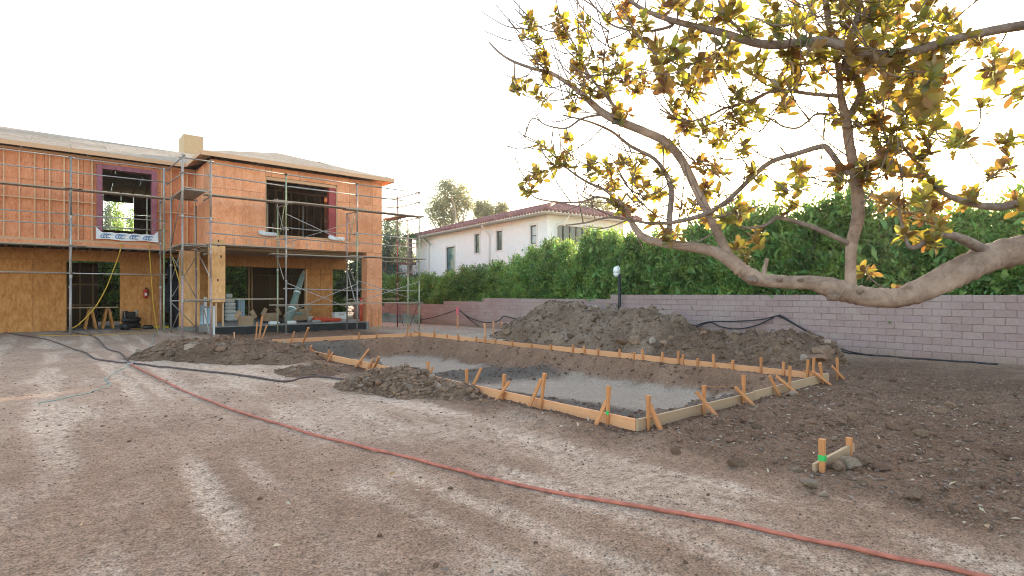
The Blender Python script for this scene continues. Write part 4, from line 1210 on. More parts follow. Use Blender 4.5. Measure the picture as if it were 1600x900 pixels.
for i, m in ((1, ('steel_green', 'steel_green')), (2, ('steel', 'steel_purple')), (3, ('steel_green', 'steel'))):
    pole(XS[i], YI, gf(XS[i], YI), 5.62, m)
pole(XS[3], 0.85, gf(XS[3], .85), 7.0, ('steel_red', 'steel_red', 'steel'))
pole(XS[3], 3.6, gf(XS[3], 3.6), 5.6, ('steel', 'steel'))
for x in XS:
    for z in (5.62, 3.4, 1.24):
        rail((x, YO, z), (x, YI if x < 9 else .85, z), over=.05)
# guard rails: level, bay by bay
for z, m in ((6.90, 'steel'), (6.40, 'steel')):
    for i in range(3): rail((XS[i], YO + .03, z + (.06 if i == 0 else 0)), (XS[i + 1], YO + .03, z), m=m)
for z in (4.62, 4.18, 2.0):
    for i in range(3):
        if z < 3 and i == 0: continue
        rail((XS[i], YO + .03, z), (XS[i + 1], YO + .03, z - .08), .025)
rail((XS[3], YO, 6.9), (XS[3], .85, 6.92)); rail((XS[3], YO, 6.4), (XS[3], .85, 6.42))
rail((XS[3], YO, 4.35), (XS[3], .85, 4.42), .025); rail((XS[3], YO, 2.9), (XS[3], .85, 2.9), .025)
rail((XS[3], .85, 6.9), (7.9, .95, 6.75)); rail((XS[3], .85, 6.4), (7.9, .95, 6.35))
# decks
plank((XS[0] - .2, YO + .05, 5.70), (XS[1] + .25, YO + .05, 5.70), n=2)
plank((XS[1] - .5, YO + .05, 5.745), (XS[2] + .4, YO + .05, 5.745), n=2)
plank((XS[2] - .6, YO + .05, 5.70), (XS[3] + .25, YO + .05, 5.70), n=2)
plank((XS[3] - .55, YO + .3, 5.75), (XS[3] - .55, 1.3, 5.75), n=2, across=(1, 0, 0))
plank((XS[0] - .1, YO + .05, 3.74), (XS[1] + .2, YO + .05, 3.74), n=2)
plank((XS[1] - .58, YO + .05, 3.47), (XS[2] + .3, YO + .05, 3.49), n=2)
plank((XS[2] - .4, YO + .05, 3.535), (XS[3] + .3, YO + .05, 3.535), n=2)
plank((6.3, .9, 3.5), (XS[3] + .1, .9, 3.5), n=1)
plank((XS[0] - .1, YO + .05, 1.56), (XS[1] - .05, YO + .05, 1.56))
plank((XS[1] - .58, YO + .05, 1.30), (XS[2] + .3, YO + .05, 1.30), n=2)
plank((XS[2] - .3, YO + .05, 1.345), (XS[3] + .12, YO + .05, 1.345), n=2)
plank((6.2, .9, 1.5), (XS[3] + .1, .9, 1.5))
# cross braces and frame legs
for (a, b, z0, z1) in ((1, 2, .95, 2.25), (1, 2, 3.95, 5.2), (2, 3, 1.4, 2.4)):
    crossb((XS[a], YO - .02, z1), (XS[b], YO - .02, z0)); crossb((XS[a], YO - .04, z0), (XS[b], YO - .04, z1))
for x in XS[1:3]:
    crossb((x, YI, 5.6), (x, YO + .3, 4.5)); crossb((x, YI, 3.3), (x, YO + .3, 2.4)); crossb((x, YO + .2, 5.6), (x, YI - .2, 4.3), m='steel_green')
crossb((XS[2], YI, 2.9), (XS[2], YO + .1, 1.2), .025)
crossb((XS[3], YO + .1, 1.25), (XS[3], -.45, .1), m='steel_red'); crossb((XS[3], .85, 1.25), (XS[3], .2, .1), m='steel_red')
crossb((XS[3], YO, 3.3), (XS[3], .85, 2.3)); crossb((XS[3], YO, 4.3), (XS[3], .85, 3.6))
crossb((XS[0], 0.9, 3.5), (XS[0], YO, 2.4), .025); crossb((XS[0], .2, 1.5), (XS[0], YO + .2, .2), .025)
# corner tower between the two wings
XT = -1.25
pole(XT, YO, gf(XT, YO), 7.15, ('steel_purple', 'steel', 'steel'))
pole(XT, 1.1, gf(XT, 1.1), 5.8, ('steel', 'steel')); pole(XS[0], 1.4, gf(XS[0], 1.4), 5.6, ('steel_purple', 'steel'))
for z in (7.0, 6.42, 4.75): rail((XT, YO, z), (XS[0], YO, z), .025)
rail((XT, YO - .35, 7.02), (XT, 2.0, 7.1), .025); rail((XT, YO, 6.38), (XT, 2.0, 6.5), .025)
plank((XT + .2, YO - .05, 5.86), (XT + .2, 1.7, 5.86), n=3, across=(1, 0, 0))
plank((XT + .1, YO - .05, 3.70), (XT + .1, 1.7, 3.70), n=3, across=(1, 0, 0))
plank((XT + .1, YO - .05, 1.53), (XS[0] + .1, YO - .05, 1.53), n=2)
for z in (5.80, 3.64, 1.48):
    rail((XT, YO, z), (XS[0], YO, z), .025, over=.05); rail((XT, 1.1, z), (XS[0], 1.3, z), .025, over=.05)
crossb((XT, YO, 5.7), (XT, 1.1, 3.8)); crossb((XT, YO, 3.6), (XT, 1.1, 2.3), m='steel'); crossb((XT, YO, 1.4), (XT, 1.1, .2)); crossb((XT, 1.1, 3.5), (XT, YO, 1.8), m='yellow_hose')
crossb((XT, 1.0, 3.4), (XS[0], 1.3, 1.6)); crossb((XS[0], 1.3, 3.4), (XT, 1.05, 1.6)); crossb((XT, 1.0, 1.4), (XS[0], 1.3, .3))
# left wing run
YL = 1.8
for x, m in ((-1.40, ('steel_green', 'steel_green', 'steel')), (-4.5, ('steel', 'steel', 'steel')), (-7.6, ('steel', 'steel_green', 'steel')), (-10.7, ('steel', 'steel', 'steel'))):
    pole(x, YL, gf(x, YL), 7.1, m); pole(x, YL + .95, gf(x, YL + .95), 5.9, ('steel_purple', 'steel', 'steel'))
    rail((x, YL, 5.78), (x, YL + .95, 5.78), over=.05); rail((x, YL, 3.55), (x, YL + .95, 3.55), over=.05)
for a, b in ((-4.5, -1.4), (-7.6, -4.5), (-10.7, -7.6)):
    for z in (7.08, 6.52, 4.86, 4.45, 2.57): rail((a, YL + .03, z), (b, YL + .03, z + .02), .025)
    plank((a - .15, YL + .05, 5.86), (b + .3, YL + .05, 5.86), n=2)
    plank((a - .15, YL + .05, 3.64), (b + .35, YL + .05, 3.64), n=2)

# ================================================================ THINGS AT THE HOUSE
def lump_bag(mb, c, sx, sy, sz, seed):
    rr = random.Random(seed); o = len(mb.v); nu, nv = 16, 8
    for j in range(nv + 1):
        ph = -math.pi / 2 + math.pi * j / nv
        for i in range(nu):
            a = 2 * math.pi * i / nu
            def se(v, p): return math.copysign(abs(v) ** p, v)
            mb.v.append((c[0] + sx * se(math.cos(ph), .4) * se(math.cos(a), .4) * rr.uniform(.95, 1.05), c[1] + sy * se(math.cos(ph), .4) * se(math.sin(a), .4) * rr.uniform(.95, 1.05), c[2] + sz * se(math.sin(ph), .7)))
    for j in range(nv):
        for i in range(nu):
            a = o + j * nu + i; b = o + j * nu + (i + 1) % nu
            mb.f.append((a, b, b + nu, a + nu)); mb.mi.append(mb.cur)
S = SLAB
p = sv_y(359, 495, 4.9)
t = thing('sack_pile', 'stack of white cement sacks on the porch floor by the left opening', 'sacks', (p.x, 4.9, S))
for i in range(6):
    mb = MB(); lump_bag(mb, (0, 0, 0), .34 - .02 * i, .22, .10, i); o = mb.build('sack', M['sack'], t, True); o.location = (hr.uniform(-.05, .05), hr.uniform(-.04, .04), .1 + .185 * i)
mb = MB(); lump_bag(mb, (0, 0, 0), .16, .14, .12, 9); o = mb.build('sack', M['sack'], t, True); o.location = (-.05, 0, 1.28)
t = thing('foam_boards', 'pale blue insulation boards standing beside the white sacks', 'boards', (p.x + .55, 4.95, S))
for i in range(3): bx('board', M['pale_blue'], t, -.2 + .1 * i, -.11 + .1 * i, -.3, .3, 0, 1.15 - .05 * i)
p = sv_y(317, 500, 2.2)
t = thing('wrapped_boards', 'pale blue wrapped boards standing between the two pale porch columns', 'boards', (p.x + .08, 2.2, gz(p.x, 2.2)))
for i, (dx, h) in enumerate(((-.12, 1.25), (.02, 1.6), (.14, 1.1))):
    barp('board', M['pale_blue'] if i != 1 else M['white_sheet'], t, (dx, -.05 * i, 0), (dx + .06, .35, h), .12, .04)
p = sv_y(333, 512, -.5)
o = MB().bar((0, 0, 0), (0.02, .05, 1.2), .13, .06, (1, 0, 0)).build('wrapped_post', M['white_sheet']); o.location = (p.x, -.62, gz(p.x, -.62)); tag(o, 'white wrapped post leaning at the foot of the left front porch column', 'post')
p0 = sv_y(449, 512, .6); p1 = sv_y(459, 430, 2.9)
t = thing('wrapped_bundle', 'long teal plastic wrapped bundle leaning in the dark porch opening', 'bundle', (p0.x, .6, S))
v = Vector((p1.x - p0.x, 1.0, 2.35))
tubep('bundle', M['teal_wrap'], t, [(0, 0, .02), v * .25, v * .5, v * .75, v], [.17, .19, .16, .14, .11], 9)
for k in (.28, .6): tubep('strap', M['white_sheet'], t, [v * k, v * (k + .02)], .20 if k < .5 else .165, 9)
tubep('core', M['cardboard'], t, [v * .99, v * 1.06], .07, 9)
def carton(px, py, y, w, d, h, label, mat='cardboard', z=None, rz=.2):
    p = sv_y(px, py, y); z = SLAB if z is None else z
    t = thing('cardboard_box', label, 'box', (p.x, y, z), rz=rz)
    bx('carton', M[mat], t, -w / 2, w / 2, -d / 2, d / 2, .002, h)
    for s in (-1, 1): barp('flap', M[mat], t, (s * (w / 2 - .005), 0, h + .012), (s * (w / 2 + .16), 0, h + .10), d * .96, .006, (0, 1, 0))
carton(384, 510, .1, .5, .4, .42, 'plain cardboard box on the porch edge behind the soil heap', rz=.1)
carton(424, 503, 1.6, .55, .4, .38, 'brown cardboard box in the middle of the porch beside a scaffold pole', z=SLAB + .09)
carton(462, 505, 1.5, .7, .4, .25, 'wide flat cardboard box on the porch under teal packets', z=SLAB + .09, rz=0)
p = sv_y(462, 505, 1.5)
mb = MB(); lump_bag(mb, (0, 0, .09), .3, .16, .09, 3); o = mb.build('wrapped_packet', M['teal_wrap'], None, True); o.location = (p.x, 1.45, SLAB + .34); tag(o, 'dusty teal packet lying on the wide flat cardboard box', 'packet')
carton(473, 497, 3.3, .5, .4, .6, 'tall cardboard carton at the right jamb of the porch opening', rz=0)
p = sv_y(531, 503, 3.4)
t = thing('cooler_box', 'white cool box with a pale lid on the porch beside the right wall panel', 'box', (p.x, 3.4, SLAB))
bx('body', M['white'], t, -.36, .36, -.2, .2, .0, .3); bx('lid', M['sack'], t, -.375, .375, -.215, .215, .302, .38); bx('handle', M['black'], t, -.12, .12, -.235, -.217, .22, .25)
p = sv_y(512, 505, .9)
t = thing('safety_net', 'bundle of orange plastic sheeting lying on the porch floor', 'sheeting', (p.x, .9, SLAB))
mb = MB(); lump_bag(mb, (-.35, 0, .12), .38, .2, .13, 4); lump_bag(mb, (.25, .05, .09), .45, .16, .1, 5); mb.build('bundle', M['orange'], t, True)
p = sv_y(564, 508, .25)
t = thing('orange_jack', 'upright orange steel post jack beside the right porch column', 'jack', (p.x, .25, SLAB))
tubep('outer_tube', M['orange'], t, [(0, 0, .02), (0, 0, .85)], .075, 10); tubep('inner_tube', M['orange'], t, [(0, 0, .85), (0, 0, 1.15)], .055, 10)
bx('head_plate', M['orange'], t, -.11, .11, -.11, .11, 1.15, 1.18); bx('collar', M['orange'], t, -.1, .1, -.1, .1, .8, .86); bx('base_plate', M['orange'], t, -.12, .12, -.12, .12, 0, .02)
p = sv_y(484, 505, 1.0)
t = thing('paint_can', 'small pale metal bucket on the porch near the plywood panel', 'bucket', (p.x, 1.0, SLAB))
MB().lathe([(.11, 0), (.13, .3), (.12, .3), (.11, .05)], sides=14).build('bucket', M['steel'], t, True)
tubep('handle', M['steel'], t, [(-.125, 0, .28), (-.09, 0, .4), (0, 0, .44), (.09, 0, .4), (.125, 0, .28)], .006, 6)
# small debris on the slab: bags and rags
for i, (px, lab) in enumerate(((428, 'crumpled white rag on the porch behind the leaning stakes'), (494, 'grey plastic bag on the porch right of the teal bundle'), (455, 'pale crumpled bag at the foot of the teal bundle'))):
    p = sv_y(px, 510, .25)
    mb = MB(); lump_bag(mb, (0, 0, .07), .22, .15, .08, 40 + i); o = mb.build('crumpled_bag', M['sack'] if i != 1 else M['concrete'], None, True); o.location = (p.x, .25, SLAB - .01); tag(o, lab, 'bag')
# fire extinguisher on the plywood
p = sv_y(227, 458, YB)
t = thing('fire_extinguisher', 'red fire extinguisher hung on the yellow plywood wall', 'fire extinguisher', (p.x, YB - .12, p.z - .22))
MB().lathe([(.03, -.01), (.085, .0), (.09, .03), (.09, .3), (.06, .37), (.03, .39), (.03, .43)], sides=14).build('cylinder', M['red'], t, True)
bx('label_plate', M['white'], t, -.045, .045, -.1, -.088, .1, .22); bx('valve', M['black'], t, -.02, .06, -.03, .03, .43, .48); bx('bracket', M['black'], t, -.03, .03, .085, .11, .05, .35)
tubep('hose', M['black'], t, [(.05, 0, .45), (.11, 0, .38), (.11, -.02, .2), (.1, -.02, .1)], .012, 6)
# compressor by the wall
p = sv_y(205, 512, 4.25)
t = thing('air_compressor', 'black air compressor with wheels at the foot of the plywood wall', 'compressor', (p.x, p.y, gz(p.x, p.y)), rz=.3)
mb = MB(); 
for z in (.2, .45): tubep('tank', M['black'], t, [(-.38, 0, z), (-.32, 0, z), (.32, 0, z), (.38, 0, z)], [.06, .125, .125, .06], 12)
bx('motor', M['black'], t, -.2, .12, -.14, .14, .58, .82); tubep('cylinder', M['steel'], t, [(.2, 0, .58), (.2, 0, .88)], .07, 10); bx('shroud', M['black'], t, -.28, -.2, -.16, .16, .56, .86)
for s in (-1, 1):
    o = MB().lathe([(.13, -.03), (.15, -.01), (.15, .01), (.13, .03)], sides=16).build('wheel', M['black'], t, True); o.location = (-.25, s * .2, .15); o.rotation_euler = (R(90), 0, 0)
tubep('handle', M['steel'], t, [(-.3, -.15, .5), (-.36, -.15, .95), (-.36, .15, .95), (-.3, .15, .5)], .015, 7)
mb = MB(); lump_bag(mb, (0, 0, .09), .2, .16, .1, 77); o = mb.build('tool_bag', M['black'], None, True); o.location = (p.x + .62, p.y, gz(p.x + .6, p.y)); tag(o, 'slumped black tool bag beside the air compressor', 'bag')
p = sv_y(238, 512, 4.6)
t = thing('yellow_level', 'long yellow spirit level lying along the plywood wall base', 'level', (p.x, p.y, gz(p.x, p.y)))
bx('beam', M['yellow'], t, -.65, .65, -.02, .02, .01, .11); 
for x in (-.45, 0, .45): bx('vial', M['black'], t, x - .06, x + .06, -.024, -.021, .035, .085)
# sawhorses in the left opening
def sawhorse(px, py, lab, y):
    p = sv_y(px, py, y); t = thing('sawhorse', lab, 'sawhorse', (p.x, y, ZB), group='sawhorses in the left ground floor opening')
    bx('beam', M['stud_dark'], t, -.05, .05, -.45, .45, .85, .95)
    for sx in (-1, 1):
        for sy in (-1, 1): barp('leg', M['ply'], t, (sx * .2, sy * .42, 0), (sx * .05, sy * .34, .9), .09, .04, (0, 1, 0))
    return t
sawhorse(168, 508, 'pale timber sawhorse before the bright far opening of the left wing', 6.2)
sawhorse(141, 508, 'dark sawhorse at the left edge under the plank in the house', 6.2)
b0 = sv_y(126, 478, 6.2); b1 = sv_y(188, 478, 6.2)
o = bx('work_board', M['stud'], None, b0.x - .6, b1.x - .1, 5.85, 6.5, ZB + .955, ZB + 1.0); tag(o, 'long board laid across the sawhorses inside the left wing', 'board')

for px, lab in ((420, 'white plastic bundle on the left end of the big upper window sill'), (527, 'white plastic bundle on the right end of the big upper window sill')):
    q = sv_y(px, 370, -.05); mb = MB(); lump_bag(mb, (0, 0, 0), .36, .10, .09, px); lump_bag(mb, (-.3, .02, .05), .14, .08, .1, px + 1)
    o = mb.build('plastic_bundle', M['white_sheet'], None, True); o.location = (q.x, -.09, 4.42); tag(o, lab, 'bundle')
def wall_sheet():
    mb = MB(); nx, nz = 22, 5; a = sv_x(596, 490, 12.62).y; b_ = sv_x(657, 490, 12.62).y
    for j in range(nz + 1):
        for i in range(nx + 1):
            f = i / nx; g = j / nz
            mb.v.append((12.62 - .35 * (1 - g) ** 2 - .05 * math.sin(f * 19 + g * 4), a + (b_ - a) * f, -.16 + .62 * g * (1 + .06 * math.sin(f * 13))))
    for j in range(nz):
        for i in range(nx):
            k = j * (nx + 1) + i; mb.f.append((k, k + 1, k + nx + 2, k + nx + 1)); mb.mi.append(0)
    o = mb.build('plastic_sheet', M['teal_wrap'], None, True); so = o.modifiers.new('thick', 'SOLIDIFY'); so.thickness = .01
    tag(o, 'dull teal sheeting draped at the foot of the far block wall', 'sheeting')
wall_sheet()

# ================================================================ FOLIAGE TOOLS
def leaf_cloud(name, P, D, Nn, L, W, mat):
    """one mesh of small folded leaves: base points P, directions D, upper normals Nn"""
    P = np.asarray(P, float); D = D / np.linalg.norm(D, axis=1, keepdims=True)
    S = np.cross(D, Nn); S /= np.maximum(np.linalg.norm(S, axis=1, keepdims=True), 1e-6)
    U = np.cross(S, D)
    L = L[:, None]; W = W[:, None]
    a = P; b = P + D * L * .45 + S * W * .5 + U * W * .18; c = P + D * L - U * L * .12; d = P + D * L * .45 - S * W * .5 + U * W * .18
    V = np.stack([a, b, c, d], 1).reshape(-1, 3)
    F = (np.arange(len(P)) * 4)[:, None] + np.array([[0, 1, 2, 3]])
    return fast_mesh(name, V, F, mat)
def unit(v): return v / np.maximum(np.linalg.norm(v, axis=1, keepdims=True), 1e-9)
def blob_leaves(rr, blobs, n, leaf, clump=0.22, per=26, up=0.35, hollow=0.55, droop=0.0):
    """leaves gathered in clumps through the outer part of each blob (cx, cy, cz, rx, ry, rz)"""
    vol = np.array([b[3] * b[4] + b[4] * b[5] + b[3] * b[5] for b in blobs]); vol = vol / vol.sum()
    Ps, Ds, Ns = [], [], []
    for b, k in zip(blobs, vol):
        m = max(2, int(n * k / per))
        d = unit(rr.normal(size=(m, 3))); r = hollow + (1.06 - hollow) * rr.rand(m) ** 0.6
        r = r * (1 + 0.16 * np.sin(d[:, 0] * 5 + d[:, 2] * 7 + b[0]) + 0.10 * np.sin(d[:, 1] * 9 + b[1] * 3))
        c = np.array(b[:3]) + d * r[:, None] * np.array(b[3:])
        p = np.repeat(c, per, 0) + rr.normal(size=(m * per, 3)) * clump * (0.6 + 0.8 * np.repeat(rr.rand(m), per))[:, None]
        o = np.repeat(d, per, 0)
        dd = unit(o * 0.55 + rr.normal(size=(m * per, 3)) * 0.65 + np.array([0, 0, up - droop]))
        nn = unit(o * 0.4 + rr.normal(size=(m * per, 3)) * 0.5 + np.array([0, 0, .8]))
        Ps.append(p); Ds.append(dd); Ns.append(nn)
    P = np.concatenate(Ps); D = np.concatenate(Ds); Nn = np.concatenate(Ns)
    L = leaf * (0.65 + 0.7 * rr.rand(len(P))); W = L * (0.36 + 0.16 * rr.rand(len(P)))
    return P, D, Nn, L, W
def limbs_mesh(name, base, targets, r0, mat, rng, trunk_h, sides=8, lean=(0, 0)):
    mb = MB(); base = Vector(base)
    fork = base + Vector((lean[0], lean[1], trunk_h))
    mid = base.lerp(fork, .5) + Vector((rng.uniform(-.1, .1), rng.uniform(-.1, .1), 0)) * trunk_h * .3
    tp = catmull([base + Vector((0, 0, -.2)), base + Vector((0, 0, .05)), mid, fork], 4)
    mb.tube(tp, [r0 * (1.25 - .55 * i / (len(tp) - 1)) for i in range(len(tp))], sides)
    for tg in targets:
        tg = Vector(tg); s = base.lerp(fork, rng.uniform(.65, 1.0)) if len(targets) > 2 else fork
        m = s.lerp(tg, .5) + Vector((rng.uniform(-.1, .1), rng.uniform(-.1, .1), rng.uniform(-.05, .12))) * (tg - s).length
        lp = catmull([s, m, tg], 5); k = len(lp) - 1
        mb.tube(lp, [r0 * .55 * (1 - .8 * i / k) for i in range(k + 1)], 6)
    return mb.mesh(name, True, [mat])
def tree(name, label, loc, blobs, n, leaf, lmat, bmat, r0, trunk_h, seed, cat='tree', group=None, clump=.3, per=24, droop=0.0, hollow=.55, lean=(0, 0)):
    rr = np.random.RandomState(seed); rg = random.Random(seed)
    t = thing(name, label, cat, loc, group)
    link('trunk', limbs_mesh('trunk', (0, 0, 0), [b[:3] for b in blobs], r0, bmat, rg, trunk_h, lean=lean), t)
    link('crown', leaf_cloud('crown', *blob_leaves(rr, blobs, n, leaf, clump, per, droop=droop, hollow=hollow), lmat), t)
    return t

# ================================================================ HEDGE
hy_k = [-36, -21.7, -19.7, -18.2, -16.7, -14.5, -12.8, -9.5, -7, -5.3, -2.75, -.5, 3.5, 7.5, 11, 16]
hh_k = [4.4, 4.3, 4.5, 4.85, 4.8, 4.5, 4.3, 4.3, 4.1, 4.0, 3.7, 3.25, 2.8, 2.75, 2.9, 3.0]
HP = []
def hedge():
    protos = []
    for v in range(5):
        rr = np.random.RandomState(60 + v); rg = random.Random(v)
        blobs = []
        for z, w in ((.14, .78), (.33, 1.0), (.52, .98), (.70, .82), (.85, .55)):
            for q in range(4):
                a = rg.uniform(0, 6.28)
                blobs.append((.42 * w * math.cos(a), .55 * w * math.sin(a), (z + rg.uniform(-.06, .06)) * 3.6, .62 * w, .72 * w, .48))
        for q in range(7):      # upright shoots breaking the top line
            a = rg.uniform(0, 6.28); r = rg.uniform(0, .8)
            blobs.append((.5 * r * math.cos(a), .8 * r * math.sin(a), 3.6 * rg.uniform(.86, 1.0), .14, .14, .34))
        fine = blob_leaves(rr, blobs, 22000, .105, .12, 22, up=.55, hollow=.55)
        core = blob_leaves(rr, [q for q in blobs if q[3] > .3], 3000, .26, .12, 8, hollow=.05)
        P, D, Nn, L, W = [np.concatenate(q) for q in zip(fine, core)]
        cm = leaf_cloud('crown', P, D, Nn, L, W, M['leaf_hedge'])
        tm = MB()
        for q in range(4):
            a = q * 1.6 + rg.uniform(-.3, .3)
            tm.tube(catmull([(0.08 * math.cos(a), .08 * math.sin(a), -.1), (.2 * math.cos(a), .25 * math.sin(a), 1.2), (.3 * math.cos(a), .45 * math.sin(a), 2.7)], 4), [.045] * 5 + [.03] * 3 + [.02], 6)
        protos.append((cm, tm.mesh('trunk', True, [M['bark']])))
    HP.extend(protos)
    rg = random.Random(5); y = 15.0; i = 0
    spots = []
    while y > -35:
        spots.append(y); y -= rg.uniform(1.25, 1.6)
    i_lamp = min(range(len(spots)), key=lambda q: abs(spots[q] + 11.5))
    words = ['first', 'second', 'third', 'fourth', 'fifth', 'sixth', 'seventh', 'eighth', 'ninth', 'tenth', 'eleventh', 'twelfth', 'thirteenth', 'fourteenth', 'fifteenth', 'sixteenth', 'seventeenth', 'eighteenth', 'nineteenth', 'twentieth', 'twenty-first', 'twenty-second', 'twenty-third']
    def hedge_label(k, y):
        if k == 0: return 'green hedge shrub directly behind the black lamp post'
        if k < 0:
            extra = 'tall' if k > -6 else ('rising' if k > -9 else 'low')
            return '%s hedge shrub, %s to the left of the lamp post' % (extra, words[-k - 1])
        return '%s hedge shrub, %s to the right of the lamp post' % ('tall' if k < 8 else 'shaded', words[k - 1])
    for i, y in enumerate(spots):
        h = float(np.interp(y, hy_k, hh_k)) * rg.uniform(.94, 1.04)
        k = i - i_lamp; lab = hedge_label(k, y)
        t = thing('hedge_shrub', lab, 'shrub', (14.25 + rg.uniform(-.15, .25), y, .1), 'shrubs of the hedge behind the block wall', rg.uniform(0, 6.28))
        s = h / 3.62; cm, tm = protos[rg.randrange(5)]
        link('trunk', tm, t); link('crown', cm, t)
        t.scale = (s * .95 if s > 1 else 1.0, s * .95 if s > 1 else 1.0, s)
hedge()

# ================================================================ WHITE HOUSE NEXT DOOR
NZ = 6.55
def neighbour():
    corner = Vector((17.7, -1.9, 0)); rz = -math.atan2(.094, .9956)
    t = thing('white_house', 'white stucco two storey house with clay tile roof beyond the hedge', 'house', corner, rz=rz)
    Rm = Matrix.Rotation(rz, 4, 'Z'); ex = (Rm @ Vector((1, 0, 0))); ey = (Rm @ Vector((0, 1, 0)))
    def side(px, py):       # on the long wall: distance along, height
        p = sv_plane(px, py, corner, ex) - corner; return p.dot(ey), p.z
    def front(px, py):
        p = sv_plane(px, py, corner, ey) - corner; return p.dot(ex), p.z
    LEN = side(650, 400)[0]; WID = front(948, 350)[0]
    WID = max(WID, 6.5)
    zt = NZ
    hs = []
    W = [(697, 711, 386, 430, 'glass_teal'), (741.5, 749.5, 366, 395, 'glass'), (775.5, 784.5, 361, 391, 'glass'), (828.5, 838.5, 352, 381, 'glass_reflection')]
    sidew = []
    for x0, x1, y0, y1, g in W:
        a, zt0 = side(x1, y0); b, _ = side(x0, y0); z0 = side((x0 + x1) / 2, y1)[1]; z1 = side((x0 + x1) / 2, y0)[1]
        sidew.append((a, b, z0, z1, g))
    fa = front(871, 352)[0]; fb = front(921, 355)[0]; fz1 = front(895, 354)[1]; fz0 = front(895, 383)[1]
    def holed(axis_, a0, a1, z0, z1, holes, depth=.25):
        cuts = sorted(set([a0, a1] + [h[0] for h in holes] + [h[1] for h in holes])); mb = MB()
        for i in range(len(cuts) - 1):
            p, q = cuts[i], cuts[i + 1]
            hz = [h for h in holes if h[0] <= p + 1e-6 and h[1] >= q - 1e-6]
            spans = [(z0, z1)] if not hz else [(z0, hz[0][2]), (hz[0][3], z1)]
            for r, s in spans:
                if axis_ == 'x': mb.box(0, depth, p, q, r, s)
                else: mb.box(p, q, 0, depth, r, s)
        return mb
    holed('x', 0.0, LEN, -.3, zt, sidew).build('wall', M['stucco'], t)
    holed('y', .252, WID, -.3, zt, [(fa, fb, fz0, fz1)]).build('wall', M['stucco'], t)
    MB().box(.252, WID, LEN - .25, LEN, -.3, zt).box(WID - .25, WID, .252, LEN - .252, -.3, zt).build('wall', M['stucco'], t)
    bx('floor_slab', M['concrete'], t, .26, WID - .26, .26, LEN - .26, 3.0, 3.2)
    for a, b, z0, z1, g in sidew:
        w = bx('window', M['trim'], t, -.03, .02, a - .12, b + .12, z0 - .12, z0 - .002)     # sill
        O = w.location
        def sub(n, m, x0, x1, y0, y1, c0, c1): bx(n, M[m], w, x0 - O.x, x1 - O.x, y0 - O.y, y1 - O.y, c0 - O.z, c1 - O.z)
        sub('surround', 'trim', -.03, .0, a - .12, a - .002, z0 + .0, z1 + .12); sub('surround', 'trim', -.03, .0, b + .002, b + .12, z0, z1 + .12); sub('surround', 'trim', -.03, .0, a, b, z1 + .002, z1 + .12)
        sub('frame', 'winframe', .08, .14, a + .001, a + .06, z0, z1); sub('frame', 'winframe', .08, .14, b - .06, b - .001, z0, z1); sub('frame', 'winframe', .08, .14, a + .06, b - .06, z1 - .06, z1 - .001); sub('frame', 'winframe', .08, .14, a + .06, b - .06, z0 + .001, z0 + .06)
        sub('pane', g, .10, .12, a + .06, b - .06, z0 + .06, z1 - .06)
        sub('glazing_bar', 'winframe', .085, .135, a + .06, b - .06, z0 + (z1 - z0) * .42, z0 + (z1 - z0) * .42 + .05)
    w = bx('window', M['trim'], t, fa - .1, fb + .1, -.03, .0, fz1 + .002, fz1 + .12); O = w.location
    n = 5
    for i in range(n + 1):
        x = fa + (fb - fa) * i / n; x = min(max(x, fa + .05), fb - .05)
        bx('frame', M['winframe'], w, x - .045 - O.x, x + .045 - O.x, .06 - O.y, .14 - O.y, fz0 - O.z, fz1 - O.z - .002)
    for i in range(n):
        x0 = fa + (fb - fa) * i / n + .05; x1 = fa + (fb - fa) * (i + 1) / n - .05
        bx('pane', M['glass'], w, x0 - O.x, x1 - O.x, .09 - O.y, .11 - O.y, fz0 - O.z, fz1 - O.z - .003)
    # eaves, gutter, downspouts
    oh = .75; ze = zt + .02
    bx('soffit', M['trim'], t, -oh, WID + oh, -oh, LEN + oh, ze, ze + .05)
    bx('gutter', M['trim'], t, -oh - .10, -oh - .005, -oh - .1, LEN + oh, ze - .02, ze + .13)
    bx('gutter', M['trim'], t, -oh, WID + oh, -oh - .10, -oh - .005, ze - .02, ze + .13)
    for px, kind in ((766, 0), (671, 0)):
        a = side(px, 350)[0]
        tubep('downspout', M['trim'], t, [(-oh + .05, a, ze - .01), (-oh + .12, a, ze - .22), (-.10, a, ze - .65), (-.08, a, ze - .9), (-.08, a, 0)], .055, 8)
    a = front(868, 350)[0]
    tubep('downspout', M['trim'], t, [(a + .5, -oh + .05, ze - .01), (a + .45, -oh + .12, ze - .2), (a, -.1, ze - .7), (a, -.08, ze - 1.), (a, -.08, 0)], .055, 8)
    # hipped tile roof
    pit = .30; x0, x1, y0, y1 = -oh - .12, WID + oh + .12, -oh - .12, LEN + oh + .12; hw = (x1 - x0) / 2; xm_ = (x0 + x1) / 2
    zb_ = ze + .10; zr_ = zb_ + pit * hw
    mb = MB().add([(x0, y0, zb_), (x1, y0, zb_), (x1, y1, zb_), (x0, y1, zb_), (xm_, y0 + hw, zr_), (xm_, y1 - hw, zr_)], [(0, 1, 4), (1, 2, 5, 4), (2, 3, 5), (3, 0, 4, 5), (3, 2, 1, 0)])
    rf = mb.build('roof', M['tile'], t)
    bar = MB(); sp = .30; rad = .105
    def barrel(p, q):
        p = Vector(p); q = Vector(q); n = max(1, int((q - p).length / .42))
        pts = []; rs = []
        for i in range(n):
            pts += [p.lerp(q, i / n), p.lerp(q, (i + .98) / n)]; rs += [rad, rad * .8]
        bar.tube(pts, rs, 6)
    y = y0 + .15
